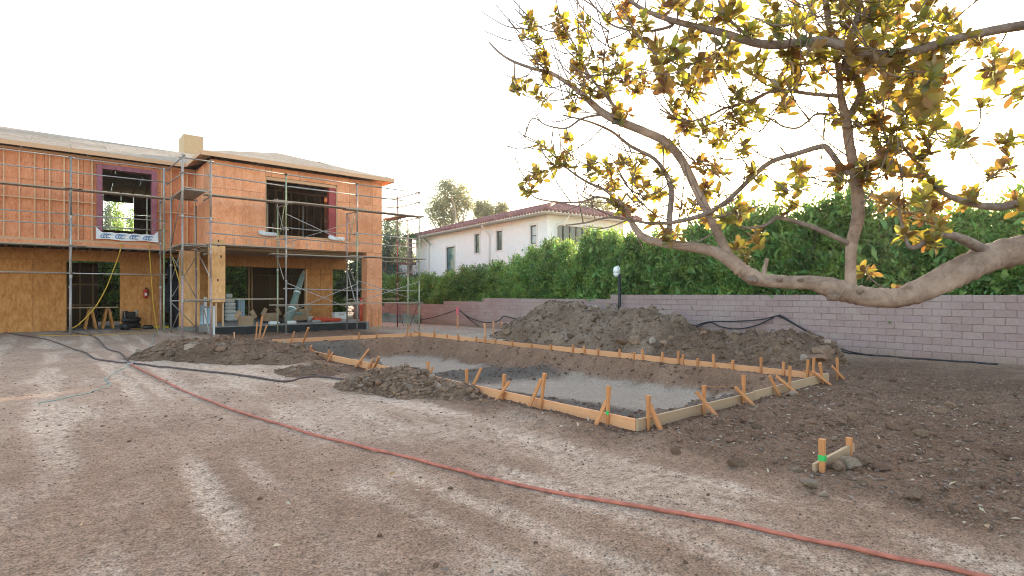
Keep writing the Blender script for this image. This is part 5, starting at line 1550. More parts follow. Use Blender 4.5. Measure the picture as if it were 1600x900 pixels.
    while y < y1:
        t_ = min(y - y0, y1 - y, hw); barrel((x0 - .04, y, zb_ + .0), (x0 + t_, y, zb_ + pit * t_)); y += sp
    x = x0 + .15
    while x < x1:
        t_ = min(x - x0, x1 - x, hw); barrel((x, y0 - .04, zb_ + .0), (x, y0 + t_, zb_ + pit * t_)); x += sp
    for a, b in (((x0, y0, zb_), (xm_, y0 + hw, zr_)), ((x1, y0, zb_), (xm_, y0 + hw, zr_)), ((xm_, y0 + hw, zr_), (xm_, y1 - hw, zr_)), ((x0, y1, zb_), (xm_, y1 - hw, zr_))):
        bar.tube([Vector(a) + Vector((0, 0, .05)), Vector(b) + Vector((0, 0, .06))], .13, 7)
    o = bar.build('barrel_tiles', M['tile'], rf, True); o['kind'] = 'stuff'
    # low side wing past the far corner
    xa = -1.6
    MB().box(xa, .3, LEN + .02, LEN + 5, -.3, 4.3).build('side_wing', M['stucco'], t)
    bx('window', M['winframe'], t, xa - .02, xa - .004, LEN + .5, LEN + 1.1, 2.6, 3.6)
    bx('wing_roof', M['tile'], t, xa - .4, .5, LEN + .02, LEN + 5.4, 4.302, 4.5)
neighbour()

# ================================================================ LAMP POST
p = sv_x(968, 490, 12.45)
lp = thing('lamp_post', 'slim black post with a white bell shaped lamp above the block wall', 'lamp post', (12.45, p.y, 0))
ztop = sv_x(968, 422, 12.45).z
tubep('post', M['black'], lp, [(0, 0, -.1), (0, 0, ztop - .15)], .06, 10)
tubep('collar', M['steel'], lp, [(0, 0, .95), (0, 0, 1.0)], .072, 10)
d = -RT
tubep('arm', M['white'], lp, [Vector((0, 0, ztop - .2)), Vector((0, 0, ztop + .08)), Vector((0, 0, ztop + .16)) + d * .06, Vector((0, 0, ztop + .12)) + d * .14], .03, 8)
o = MB().lathe([(.03, .12), (.09, .08), (.12, -.02), (.12, -.12), (.05, -.14)][::-1], sides=14).build('lamp_head', M['white'], lp, True); o.location = d * .14 + Vector((0, 0, ztop + .02))
o = MB().lathe([(.02, -.14), (.08, -.11), (.11, -.03), (.1, .03)], sides=14).build('globe', M['sack'], lp, True); o.location = d * .14 + Vector((0, 0, ztop - .14))

# ================================================================ BACKGROUND TREES
def px_blobs(base, items, d, seed):
    rg = random.Random(seed); out = []
    for px, py, rpx, rpy in items:
        p = sv_d(px, py, d + rg.uniform(-1.5, 1.5)) - base; s = d / FPX
        out.append((p.x, p.y, p.z, rpx * s, rpx * s, rpy * s))
    return out
d = 72; b = sv_d(705, HYP, d); b.z = -.5
tree('eucalyptus_tree', 'tall pale eucalyptus rising behind the white house tile roof', b,
     px_blobs(b, [(703, 300, 20, 16), (690, 318, 18, 18), (712, 322, 18, 20), (728, 308, 9, 18), (732, 322, 7, 12), (685, 338, 14, 14), (705, 345, 16, 12), (672, 330, 6, 5), (667, 328, 4, 8), (700, 288, 10, 6), (720, 296, 8, 8)], d, 1),
     9000, .30, M['leaf_euc'], M['bark_euc'], .35, 11, 101, clump=.30, droop=.5, per=20, hollow=.3)
d = 78; b = sv_d(755, HYP, d); b.z = -.5
tree('eucalyptus_tree', 'small round eucalyptus just right of the tall one above the tile roof', b, px_blobs(b, [(755, 325, 12, 9), (748, 334, 8, 8), (763, 334, 8, 8)], d, 2), 4500, .3, M['leaf_euc'], M['bark_euc'], .25, 9, 102, clump=.3, droop=.4, hollow=.3)
d = 80; b = sv_d(783, HYP, d); b.z = -.5
tree('eucalyptus_tree', 'smallest eucalyptus crown peeping over the middle of the tile roof', b, px_blobs(b, [(784, 327, 9, 7), (778, 334, 8, 6)], d, 3), 3000, .3, M['leaf_euc'], M['bark_euc'], .2, 9, 103, clump=.3, droop=.4, hollow=.3)
d = 70; b = sv_d(932, HYP, d); b.z = -.5
tree('distant_tree', 'thin tree crown behind the right end of the tile roof', b, px_blobs(b, [(930, 318, 12, 7), (915, 326, 10, 5), (948, 324, 9, 6)], d, 4), 2200, .28, M['leaf_euc'], M['bark_euc'], .2, 9, 104, clump=.35, droop=.2, hollow=.3)
labs = ['blue green conifer close to the right corner of the house', 'blue green conifer in the gap behind the scaffold end', 'dark conifer left of the palm beyond the scaffolding', 'shadowy tree low behind the right scaffold frame', 'broad dark tree behind the porch between column and panel', 'tall grey green tree peeping over the scaffold deck']
for i, (px, top, w, dd, key) in enumerate([(606, 352, 22, 46, 'leaf_blue'), (636, 380, 22, 52, 'leaf_blue'), (622, 345, 14, 60, 'leaf_blue'), (650, 405, 22, 48, 'leaf_dark'), (560, 395, 34, 44, 'leaf_dark'), (590, 338, 14, 64, 'leaf_euc')]):
    b = sv_d(px, HYP, dd); b.z = -.3
    its = []
    n = 6
    for k in range(n):
        f = k / (n - 1); its.append((px + (hr.uniform(-.25, .25) * w), top + (455 - top) * f + 6, w * (.35 + .65 * f), (455 - top) / n * .9))
    tree('background_tree', labs[i], b, px_blobs(b, its, dd, 20 + i), 9000, .22, M[key], M['bark'], .2, 2.5, 110 + i, group=None, clump=.22, hollow=.4)
# palm beyond the scaffolding
d = 46; b = sv_d(641, HYP, d); b.z = 0
pt = thing('palm_tree', 'feathery palm crown showing between the scaffold poles', 'palm tree', b)
ct = sv_d(641, 372, d) - b
tubep('trunk', M['bark'], pt, [(0, 0, -.2), (.05, 0, ct.z * .5), ct], [.2, .16, .15], 9)
rr = np.random.RandomState(4)
for k in range(16):
    a = k / 16 * 6.283 + rr.uniform(-.2, .2); e0 = rr.uniform(.3, 1.2)
    mb = MB(); prev = ct.copy(); dirv = Vector((math.cos(a) * math.cos(e0), math.sin(a) * math.cos(e0), math.sin(e0))); pts = [ct]
    for s in range(9):
        dirv = (dirv + Vector((0, 0, -.16))).normalized(); pts.append(pts[-1] + dirv * .26)
    mb.tube(pts, [.03 - .0025 * i for i in range(10)], 5)
    for s in range(1, 10):
        for sg in (-1, 1):
            for h in (0, .5):
                p0 = pts[s - 1].lerp(pts[s], h); dv = (pts[s] - pts[s - 1]).normalized(); sd = dv.cross(Vector((0, 0, 1))).normalized() * sg
                tip = p0 + (sd * .8 + dv * .6 + Vector((0, 0, -.25))) * (.55 * (1 - .05 * s)); m = p0.lerp(tip, .4) + Vector((0, 0, .03))
                w_ = dv * .03
                mb.add([p0, m - w_, tip, m + w_], [(0, 1, 2, 3)])
    mb.build('frond', M['leaf_palm'], pt)
# trees behind the house, seen through its openings
def behind(px, dd, top, w, key, lab, seed, n=7000):
    b_ = sv_d(px, HYP, dd); b_.z = 0
    its = []
    for k in range(6):
        f = k / 5; its.append((px + hr.uniform(-.25, .25) * w, top + (430 - top) * f + 4, w * (.2 + .8 * f), (430 - top) / 7))
    tree('garden_tree', lab, b_, px_blobs(b_, its, dd, seed), n, .2, M[key], M['bark'], .16, 3.0, seed, clump=.2, hollow=.35)
behind(186, 47, 321, 13, 'leaf_hedge', 'sunlit tree in the middle of the rear window of the upper left room', 131)
behind(168, 52, 316, 9, 'leaf_blue', 'narrow dark conifer at the left of the rear upper window', 132)
behind(203, 56, 334, 10, 'leaf_hedge', 'small tree at the right of the rear upper window', 133, 5000)
behind(152, 48, 335, 12, 'leaf_blue', 'conifer half hidden by the purple window frame', 134, 5000)
rg = random.Random(15); k = 0
words_ = ['first', 'second', 'third', 'fourth', 'fifth', 'sixth', 'seventh', 'eighth', 'ninth', 'tenth', 'eleventh', 'twelfth', 'thirteenth', 'fourteenth', 'fifteenth', 'sixteenth', 'seventeenth', 'eighteenth', 'nineteenth', 'twentieth', 'twenty-first', 'twenty-second', 'twenty-third']
x = -17.0
while x < 12:
    t = thing('rear_shrub', 'leafy shrub behind the house, %s from the left of its row' % words_[k], 'shrub', (x, 16.3 + rg.uniform(-.4, .4), 0), 'row of shrubs behind the unfinished house', rg.uniform(0, 6.28))
    cm, tm = HP[rg.randrange(5)]; link('trunk', tm, t); link('crown', cm, t)
    s_ = rg.uniform(1.2, 1.45); t.scale = (s_ * 1.05, s_ * 1.05, s_); x += 1.45; k += 1
o = MB().box(-24, 3, 25.5, 25.7, -.2, 2.2).build('garden_wall', M['stucco']); tag(o, 'pale garden wall far behind the house, seen through its openings', 'wall')

# ================================================================ HOSES, PIPES, TWINE
def ground_line(pxs, r, lift=None, z=0.0):
    P = [sv_z(a, b, z) for a, b in pxs]; P = catmull(P, 8)
    zz = ground_z(np.array([p.x for p in P]), np.array([p.y for p in P]))
    # a hose bridges small dips
    k = np.array([max(zz[max(0, i - 1):i + 2]) for i in range(len(zz))])
    return [Vector((p.x, p.y, float(h) + r * .85)) for p, h in zip(P, k)]
red = [(203, 570), (215, 577), (260, 598), (330, 628), (400, 652), (500, 683), (600, 708), (700, 733), (800, 757), (900, 777), (1000, 797), (1100, 815), (1200, 835), (1300, 856), (1400, 878), (1475, 893), (1600, 921), (1750, 950)]
t = thing('red_hose', 'long red rubber hose running across the bare ground in the foreground', 'hose', sv_z(203, 570))
P = ground_line(red, .017)
tubep('hose', M['hose_red'], t, [p - t.location for p in P], .017, 8)
P = ground_line([(-60, 505), (20, 512), (125, 528), (150, 534), (168, 546), (188, 553), (198, 563), (203, 570)], .017)
tubep('dusty_hose', M['hose_dusty'], t, [p - t.location for p in P], .018, 7)
tubep('coupling', M['steel'], t, [P[-1] - t.location + Vector((-.06, 0, 0)), P[-1] - t.location + Vector((.06, -.04, 0))], .03, 8)
P = ground_line([(-40, 520), (60, 535), (125, 550), (150, 562), (180, 567), (203, 569), (240, 573), (280, 578), (330, 583), (380, 588), (420, 594), (450, 597), (472, 591), (500, 589), (545, 597)], .022)
o = MB().tube(P, .021, 7).build('dark_hose', M['hose_dusty'], None, True); tag(o, 'dusty dark hose lying from the left edge to the soil heap', 'hose')
P = ground_line([(60, 630), (125, 618), (150, 610), (172, 602), (164, 594), (180, 584), (200, 573), (222, 558), (235, 545), (240, 530), (246, 520)], .009)
o = MB().tube(P, .008, 5).build('twine', M['twine'], None, True); tag(o, 'thin teal twine snaking over the ground at the left edge', 'twine')
def hang(pxs, y, r, name, mat, label):
    pts = catmull([sv_y(a, b, y) for a, b in pxs], 6)
    o = MB().tube(pts, r, 7).build(name, mat, None, True); tag(o, label, 'hose')
hang([(190, 381), (186, 398), (176, 425), (165, 452), (148, 481), (124, 506), (110, 514)], 2.9, .022, 'yellow_hose', M['yellow_hose'], 'yellow air hose slanting down left from the upper floor')
hang([(232, 381), (234, 400), (237, 440), (239, 470), (243, 500), (247, 519)], 2.9, .020, 'yellow_hose', M['yellow_hose'], 'yellow air hose hanging straight down the plywood wall')
P = ground_line([(246, 521), (215, 523), (170, 525), (120, 527), (60, 526)], .015, z=.1)
o = MB().tube(P, .012, 6).build('yellow_hose', M['yellow_hose'], None, True); tag(o, 'thin yellow hose lying on the ground before the left wing', 'hose')
def pipe(name, pxs, label, off=.28, r=.022):
    pts = []
    for a, b in pxs:
        q = sv_x(a, b, WX - off); pts.append(q)
    pts = catmull(pts, 6)
    pts = [Vector((p.x - .25 * max(0, 0.35 - p.z), p.y, max(p.z, gz(p.x, p.y) + r))) for p in pts]
    o = MB().tube(pts, r, 7).build(name, M['pipe_black'], None, True); tag(o, label, 'pipe')
pipe('black_pipe', [(1040, 520), (1075, 512), (1108, 503), (1150, 502), (1190, 499), (1215, 493), (1222, 494), (1250, 511), (1290, 532), (1325, 548), (1390, 558), (1475, 563), (1560, 572)], 'upper black pipe draped along the block wall on the right')
pipe('black_pipe', [(1045, 523), (1078, 515), (1108, 504), (1125, 510), (1150, 514), (1180, 509), (1205, 498), (1216, 494), (1245, 509), (1280, 529), (1320, 550), (1380, 560)], 'lower sagging black pipe on the block wall on the right', off=.22)
pipe('black_pipe', [(650, 502), (680, 495), (712, 485), (718, 485), (735, 500), (750, 510)], 'black pipe rising to the pink stake on the far block wall', r=.025)
pipe('black_pipe', [(716, 484), (735, 497), (760, 504), (779, 501), (787, 494), (800, 497), (825, 501)], 'black pipe looping behind the small stakes on the block wall', off=.3, r=.025)

# ================================================================ CLODS, PEBBLES, DRY LEAVES
def litter():
    rr = np.random.RandomState(8)
    # small stones everywhere in front, denser near the camera
    n = 46000
    px = rr.uniform(-40, 1640, n); py = 500 + 420 * rr.rand(n) ** 0.75
    dd = FPX * CAM.z / (py - HYP); X = (px - CXP) / FPX * dd
    x = CAM.x + X * RT.x + dd * FW.x; y = CAM.y + X * RT.y + dd * FW.y
    Z = ground_zones(x, y); z = ground_z(x, y, Z)
    keep = (rr.rand(n) < (.26 + .6 * Z['soil'])) & (dd < 24) & (Z['flat'] < .3)
    s = (0.004 + 0.015 * rr.rand(n) ** 2.5 + 0.02 * Z['soil'] * rr.rand(n) ** 3) * np.clip(dd / 6.0, .7, 1.5)
    pts = np.stack([x, y, z + s * .12, s], 1)[keep]
    half = rr.rand(len(pts)) < .5
    o = scatter_rocks('pebbles', pts[half], M['pebble'], None, 1); tag(o, 'small pale pebbles strewn over the bare ground', 'pebbles', kind='stuff')
    o = scatter_rocks('soil_crumbs', pts[~half], M['clod'], None, 2); tag(o, 'dark soil crumbs strewn over the bare ground', 'soil', kind='stuff')
    # larger clods on the turned soil
    n = 2600
    x = rr.uniform(-.6, 9.5, n); y = rr.uniform(-27, -19.6, n); Z = ground_zones(x, y); z = ground_z(x, y, Z)
    k = (Z['soil'] > .55) & (Z['inside'] < .05) & (fbm(x * .8, y * .8, 3, 77) + .5 * rr.rand(n) > .12)
    s = .018 + .045 * rr.rand(n) ** 2.5
    o = scatter_rocks('soil_lumps', np.stack([x, y, z + s * .1, s], 1)[k], M['clod'], None, 3); tag(o, 'fine soil lumps over the turned ground on the right', 'soil', kind='stuff')
    # a few bigger crumbs kicked over the packed ground
    n = 260
    x = rr.uniform(-7, 0, n); y = rr.uniform(-26, -12, n); z = ground_z(x, y); s = .008 + .028 * rr.rand(n) ** 4
    o = scatter_rocks('kicked_crumbs', np.stack([x, y, z + s * .15, s], 1), M['clod_red'], None, 5); tag(o, 'reddish crumbs kicked over the packed ground', 'soil', kind='stuff')
    # lumps fallen down the dug bank
    n = 3000
    x = rr.uniform(.6, 6.6, n); y = rr.uniform(-21.3, -5.7, n); Z = ground_zones(x, y); z = ground_z(x, y, Z)
    k = (Z['inside'] > .5) & (Z['flat'] < .4); s = .015 + .06 * rr.rand(n) ** 3
    o = scatter_rocks('bank_lumps', np.stack([x, y, z + s * .1, s], 1)[k], M['clod_red'], None, 4); tag(o, 'reddish soil lumps on the sides of the dug pit', 'soil', kind='stuff')
    # dry leaves
    n = 2600
    x = rr.uniform(-6, 6, n); y = rr.uniform(-26, -20, n); Z = ground_zones(x, y); z = ground_z(x, y, Z)
    k = (Z['inside'] < .05) & (rr.rand(n) < .035 + .4 * Z['soil']); x, y, z = x[k], y[k], z[k]; m = len(x)
    D = unit(np.stack([rr.normal(size=m), rr.normal(size=m), rr.uniform(-.1, .35, m)], 1)); Nn = unit(rr.normal(size=(m, 3)) * .5 + np.array([0, 0, 1]))
    L = rr.uniform(.035, .085, m); W = L * rr.uniform(.35, .5, m)
    o = link('dry_leaves', leaf_cloud('dry_leaves', np.stack([x, y, z + .012], 1), D, Nn, L, W, M['leaf_dry'])); tag(o, 'pale dry leaves scattered over the turned soil', 'leaves', kind='stuff')
litter()
def clods():
    rg = random.Random(31)
    named = [(1055, 714, .11, 'reddish clod lying alone left of the foreground batter board', CLODR), (1140, 694, .10, 'flat red brown clod on the turned soil below the form corner', CLODR),
             (1152, 732, .15, 'dark rounded clod at the edge of the pale track', CLOD), (1243, 745, .10, 'pale clod left of the green painted stake', CLODG), (1265, 768, .12, 'grey clod just below the green painted stake', CLODG),
             (1325, 738, .22, 'large pale clod leaning on the foreground batter board', CLODG), (1345, 728, .20, 'large brown clod behind the foreground batter board', CLOD), (1310, 742, .12, 'small clod between the two orange stakes', CLOD),
             (1395, 675, .16, 'long reddish clod on the turned soil near the right edge', CLODR), (1430, 785, .14, 'dark clod near the right edge below the batter board', CLOD), (1378, 735, .13, 'brown clod right of the foreground batter board', CLODR),
             (1315, 665, .11, 'small dark clod above the foreground batter board', CLOD), (1270, 668, .12, 'red brown clod left above the batter board', CLODR), (1440, 690, .15, 'wide clod at the right edge of the turned soil', CLOD),
             (1288, 780, .08, 'small pale clod in front of the batter board', CLODG), (1345, 765, .10, 'rounded clod in front right of the batter board', CLOD), (1240, 625, .12, 'grey clod beside the end board of the form', CLODG),
             (1395, 597, .16, 'brown clod on the flat ground near the right form corner', CLODR), (980, 640, .0, '', CLOD)]
    for px, py, s, lab, lib in named:
        if s == 0: continue
        p = sv_z(px, py); o = link('dirt_clod', rg.choice(lib), None, (p.x, p.y, gz(p.x, p.y) + s * .2))
        o.scale = (s * rg.uniform(.55, .75), s * rg.uniform(.45, .6), s * rg.uniform(.32, .45)); o.rotation_euler = (rg.uniform(-.3, .3), rg.uniform(-.3, .3), rg.uniform(0, 6.28)); tag(o, lab, 'clod')
    # look-alike lumps, in groups
    nr = np.random.RandomState(6)
    x = nr.uniform(-.2, 7.5, 400); y = nr.uniform(-25.6, -21.5, 400); f = fbm(x * .9, y * .9, 3, 77); z = ground_z(x, y); Z = ground_zones(x, y)
    c = 0
    for i in range(400):
        if Z['soil'][i] < .6 or f[i] < -.15 or c >= 40: continue
        s = .05 + .07 * nr.rand() ** 2
        o = link('dirt_clod', rg.choice(CLOD + CLODR), None, (x[i], y[i], z[i] + s * .15)); c += 1
        o.scale = (s * rg.uniform(.7, 1.1), s * rg.uniform(.6, .9), s * rg.uniform(.45, .7)); o.rotation_euler = (rg.uniform(-.4, .4), rg.uniform(-.4, .4), rg.uniform(0, 6.28))
        tag(o, 'small brown clod among the turned soil right of the pool form', 'clod', 'small clods on the turned soil')
clods()

# ================================================================ MAGNOLIA over the right side
def magnolia():
    base = sv_d(1740, HYP, 4.9); base.z = gz(base.x, base.y)
    t = thing('magnolia_tree', 'magnolia tree with a low curving limb and yellow lit leaves on the right', 'tree', base)
    rg = random.Random(77); nr = np.random.RandomState(77)
    nodes = []           # (position, radius, px, py, depth) of every branch point
    def trace(pts, name, mat='bark_mag', sides=10, knots=False):
        """pts: (px, py, width in px, depth)"""
        P = [sv_d(a, b, d) for a, b, w, d in pts]; Rr = [w * d / FPX / 2 for a, b, w, d in pts]
        Q = catmull(P, 9); rs = lerps(Rr, 9)
        if knots: rs = [r * (1 + .05 * math.sin(i * 1.7) * rg.random() + (.07 if rg.random() < .10 else 0)) for i, r in enumerate(rs)]
        o = MB().tube([q - base for q in Q], rs, sides, rough=.035 if knots else .03).build(name, M[mat], t, True)
        for q, r in zip(Q, rs): nodes.append((q, r))
        return o
    tk = [base + Vector((0, 0, -.2)), base + Vector((0, 0, .15)), sv_d(1732, 400, 4.9), sv_d(1722, 250, 4.85), sv_d(1705, 90, 4.8), sv_d(1690, -60, 4.75), sv_d(1670, -200, 4.7)]
    Q = catmull(tk, 6); rs = lerps([.34, .25, .20, .17, .13, .10, .07], 6)
    MB().tube([q - base for q in Q], rs, 14).build('trunk', M['bark_mag'], t, True)
    for q, r in list(zip(Q, rs))[20:]: nodes.append((q, r))
    trace([(1732, 375, 56, 4.88), (1660, 382, 50, 4.85), (1600, 390, 46, 4.8), (1548, 402, 43, 4.78), (1508, 420, 41, 4.75), (1472, 438, 40, 4.75), (1440, 453, 36, 4.76), (1403, 465, 31, 4.8), (1370, 465, 30, 4.85), (1335, 460, 30, 4.9), (1310, 453, 31, 4.92), (1288, 447, 29, 4.93), (1268, 442, 22, 4.95), (1232, 441, 20, 5.0), (1195, 438, 21, 5.05), (1176, 433, 24, 5.07), (1158, 421, 22, 5.08), (1140, 406, 21, 5.1), (1112, 392, 17, 5.15), (1060, 383, 14, 5.25), (1012, 374, 12, 5.4), (992, 356, 10, 5.5), (980, 332, 8, 5.55), (965, 312, 6, 5.6)], 'limb', sides=18, knots=True)
    trace([(1328, 456, 20, 4.9), (1329, 436, 16, 4.9), (1329, 415, 15, 4.9), (1331, 380, 16, 4.88), (1341, 335, 18, 4.86), (1337, 280, 16, 4.82), (1327, 225, 14, 4.8), (1322, 188, 15, 4.78), (1314, 150, 10, 4.75), (1309, 100, 9, 4.7), (1296, 45, 9, 4.65), (1288, -20, 9, 4.6)], 'limb', sides=12)
    # stub of a cut branch and knots on the limb
    trace([(1193, 432, 9, 5.04), (1195, 418, 7, 5.04), (1199, 404, 6, 5.04)], 'stub', sides=8)
    for kx, ky, kr in ((1174, 437, .05), (1218, 437, .03), (1300, 462, .055), (1252, 438, .028), (1345, 455, .03), (1420, 452, .035)):
        dp = 5.0 - (kx - 1174) / 1000 - .02; q = sv_d(kx, ky, dp) - base
        o = link('knot', rock_mesh('knot', int(kx), M['bark_mag'], .2, 3), t, q); o.scale = (kr * 1.2, kr * 1.2, kr * .9)
        o.data.polygons.foreach_set('use_smooth', [True] * len(o.data.polygons))
    trace([(1322, 188, 12, 4.78), (1336, 168, 12, 4.74), (1346, 145, 12, 4.7), (1338, 124, 13, 4.66), (1322, 104, 13, 4.62), (1326, 80, 10, 4.6), (1338, 30, 8, 4.55), (1350, -20, 7, 4.5)], 'branch', 'twig_mag')
    trace([(1140, 403, 15, 5.1), (1128, 378, 14, 5.15), (1110, 340, 14, 5.25), (1090, 300, 13, 5.35), (1066, 252, 13, 5.45), (1040, 222, 13, 5.5), (1005, 205, 13, 5.55), (968, 190, 13, 5.6), (940, 175, 12, 5.7), (915, 152, 9, 5.8), (890, 132, 7, 5.9), (862, 115, 6, 6.0), (832, 107, 5, 6.1), (800, 95, 4, 6.2), (780, 82, 3, 6.3), (764, 66, 2, 6.3)], 'limb', sides=9)
    trace([(1048, 380, 8, 5.25), (1046, 345, 9, 5.4), (1049, 300, 9, 5.5), (1042, 275, 8, 5.6), (1022, 248, 6, 5.7), (985, 228, 5, 5.8), (955, 205, 4, 5.9), (920, 190, 3, 6.0), (880, 180, 2.4, 6.1)], 'branch', 'twig_mag', 8)
    trace([(1326, 272, 10, 4.82), (1310, 255, 9, 4.8), (1296, 236, 9, 4.8), (1284, 229, 9, 4.82), (1245, 240, 8, 4.9), (1203, 254, 8, 5.0), (1170, 282, 8, 5.05), (1135, 315, 8, 5.1), (1105, 333, 8, 5.2), (1060, 346, 7, 5.3), (1020, 349, 5, 5.4), (985, 344, 4, 5.5), (950, 340, 3, 5.7), (915, 348, 2.6, 5.8), (884, 352, 2, 5.9)], 'branch', 'twig_mag', 8)
    trace([(1328, 382, 9, 4.88), (1300, 368, 8, 4.88), (1270, 355, 8, 4.9), (1238, 345, 7, 4.95), (1215, 340, 6, 5.0), (1195, 352, 5, 5.0), (1165, 356, 4, 5.05), (1140, 346, 3.5, 5.1)], 'branch', 'twig_mag', 8)
    trace([(1705, 30, 18, 4.78), (1600, 40, 15, 4.7), (1540, 50, 14, 4.6), (1475, 66, 14, 4.5), (1420, 82, 15, 4.45), (1370, 88, 15, 4.4), (1330, 76, 15, 4.4), (1280, 64, 14, 4.4), (1220, 70, 14, 4.45), (1180, 67, 13, 4.5), (1130, 52, 12, 4.6), (1080, 40, 10, 4.7), (1035, 27, 8, 4.8), (1000, 12, 6, 4.9), (975, -8, 5, 5.0)], 'limb', 'twig_mag', 9)
    trace([(1309, 150, 7, 4.74), (1270, 147, 6, 4.8), (1230, 142, 5.5, 4.85), (1205, 143, 5, 4.9), (1170, 158, 4.5, 5.0), (1130, 170, 4, 5.1), (1110, 180, 3.5, 5.15), (1070, 190, 3, 5.2), (1030, 170, 2.5, 5.3)], 'branch', 'twig_mag', 7)
    trace([(1322, 182, 4, 4.78), (1278, 178, 4, 4.8), (1262, 190, 3.5, 4.85), (1245, 200, 3.5, 4.9), (1222, 197, 3, 4.95), (1205, 186, 2.5, 5.0), (1185, 205, 2, 5.1), (1150, 190, 2, 5.15)], 'twig', 'twig_mag', 6)
    trace([(1180, 66, 6, 4.5), (1145, 36, 5, 4.55), (1128, 15, 4, 4.6), (1120, -10, 3, 4.6)], 'twig', 'twig_mag', 6)
    trace([(1045, 33, 5, 4.78), (1050, 40, 5, 4.8), (1020, 48, 4, 4.9), (990, 48, 3.5, 5.0), (955, 38, 3, 5.2), (930, 12, 2.5, 5.3), (905, -5, 2, 5.4)], 'twig', 'twig_mag', 6)
    trace([(985, 200, 6, 5.6), (955, 160, 5, 5.7), (930, 130, 4, 5.8), (910, 100, 3.5, 5.9), (900, 75, 3, 5.95), (880, 40, 2.5, 6.0), (872, 15, 2, 6.0)], 'branch', 'twig_mag', 7)
    trace([(968, 190, 3.5, 5.6), (945, 130, 2.6, 5.7), (945, 80, 2.2, 5.7), (952, 45, 2, 5.7)], 'twig', 'twig_mag', 6)
    trace([(945, 178, 4, 5.7), (910, 185, 3.4, 5.8), (885, 200, 3, 5.9), (855, 196, 2.4, 6.0), (832, 185, 2, 6.1), (820, 212, 2, 6.1)], 'twig', 'twig_mag', 6)
    trace([(862, 115, 3, 6.0), (850, 75, 2.4, 6.0), (838, 45, 2, 6.1)], 'twig', 'twig_mag', 6)
    trace([(975, 330, 6, 5.56), (950, 300, 5, 5.7), (915, 283, 4, 5.8), (885, 262, 3, 5.9), (862, 240, 2.5, 6.0), (840, 222, 2, 6.1), (815, 210, 1.6, 6.2)], 'branch', 'twig_mag', 7)
    trace([(968, 318, 4, 5.6), (935, 308, 4, 5.75), (905, 316, 3.4, 5.85), (865, 315, 3, 5.95), (835, 308, 2.4, 6.0), (822, 292, 2, 6.1)], 'twig', 'twig_mag', 6)
    trace([(1722, 270, 16, 4.86), (1600, 315, 13, 4.8), (1540, 322, 12, 4.7), (1475, 302, 8, 4.6), (1445, 270, 7, 4.6), (1420, 240, 5, 4.6), (1398, 215, 4, 4.65), (1375, 190, 3, 4.7)], 'branch', 'twig_mag', 8)
    trace([(1545, 395, 18, 4.78), (1500, 372, 14, 4.6), (1462, 366, 10, 4.5), (1435, 385, 8, 4.45), (1420, 384, 6, 4.45), (1412, 360, 5, 4.5), (1405, 330, 4, 4.5)], 'branch', 'twig_mag', 8)
    C = [(826,28),(828,42),(819,56),(840,58),(842,70),(868,20),(872,35),(880,56),(921,33),(949,33),(921,55),(902,42),(970,23),(986,37),(1007,30),(837,91),(853,100),(854,122),(804,131),(816,138),(837,145),(846,154),(891,168),(898,79),(909,84),(928,86),(900,103),(891,124),(914,131),(923,147),(933,110),(951,114),(944,145),(956,140),(961,77),(968,86),(975,105),(977,124),(991,63),(1005,131),(998,140),(1003,107),(1028,79),(1026,98),(1033,117),(1040,135),(1049,79),(1061,86),(1063,105),(1068,124),(1080,147),(1075,138),(1084,61),(1094,98),(1112,100),(1110,119),(961,177),(982,175),(1073,177),(1077,198),(1103,198),(1056,163),
         (888,214),(851,229),(866,239),(888,239),(866,258),(888,253),(822,280),(837,273),(845,278),(819,295),(924,256),(946,256),(919,270),(936,270),(956,275),(961,290),(973,253),(1005,246),(993,275),(1005,288),(956,314),(990,312),(1027,302),(1032,270),(1039,226),(1081,200),(1105,200),(1122,217),(1098,246),(1098,268),(1117,265),(1107,292),(1100,307),(1083,322),(1064,327),(971,327),(980,336),(1024,336),(1037,358),(1056,361),(1044,375),
         (1152,19),(1194,26),(1215,47),(1236,37),(1245,12),(1255,35),(1273,28),(1304,9),(1301,40),(1320,33),(1327,14),(1348,21),(1374,9),(1392,19),(1404,23),(1432,21),(1446,7),(1460,35),(1385,51),(1353,61),(1304,61),(1278,82),(1269,93),(1243,98),(1245,131),(1273,126),(1308,86),(1332,98),(1355,100),(1374,98),(1437,70),(1446,93),(1460,110),(1446,112),(1388,135),(1390,149),(1418,145),(1446,154),(1460,163),(1467,131),(1346,152),(1350,168),(1343,194),(1327,126),(1306,173),(1374,187),(1409,194),(1150,177),(1157,194),(1189,180),(1227,161),(1175,163),(1154,149),(1147,110),(1180,93),(1187,117),(1224,84),(1220,121),(1115,100),(1129,70),(1145,79),(1131,23),(1236,135),(1238,86),(1404,124),
         (1159,192),(1125,217),(1120,229),(1125,263),(1164,234),(1174,266),(1186,285),(1154,314),(1159,332),(1130,341),(1247,268),(1249,290),(1230,300),(1232,324),(1186,363),(1315,285),(1310,266),(1350,261),(1350,283),(1408,195),(1374,226),(1398,222),(1413,231),(1445,217),(1452,234),(1381,244),(1369,256),(1384,268),(1411,270),(1428,239),(1391,310),(1403,322),(1440,307),(1457,290),(1423,317),(1447,324),(1469,317),(1413,339),(1438,341),(1457,349),(1411,366),(1445,373),(1462,376),
         (1362,425),(1400,458),(1165,398),(1150,388),(1090,22),(1060,12),(1035,8),(1170,45),(1075,60),(1105,40),(1290,110),(1290,60),(1340,45),(1365,30),(1420,45),(1410,100),(1425,115),(1432,130),(1330,60),(1262,62),(1200,5),(1275,2),(1400,75),(1365,75),(1470,70),(1475,95),(1310,20),(1360,5),(1412,5),(1420,175),(1438,190),(1462,200)]
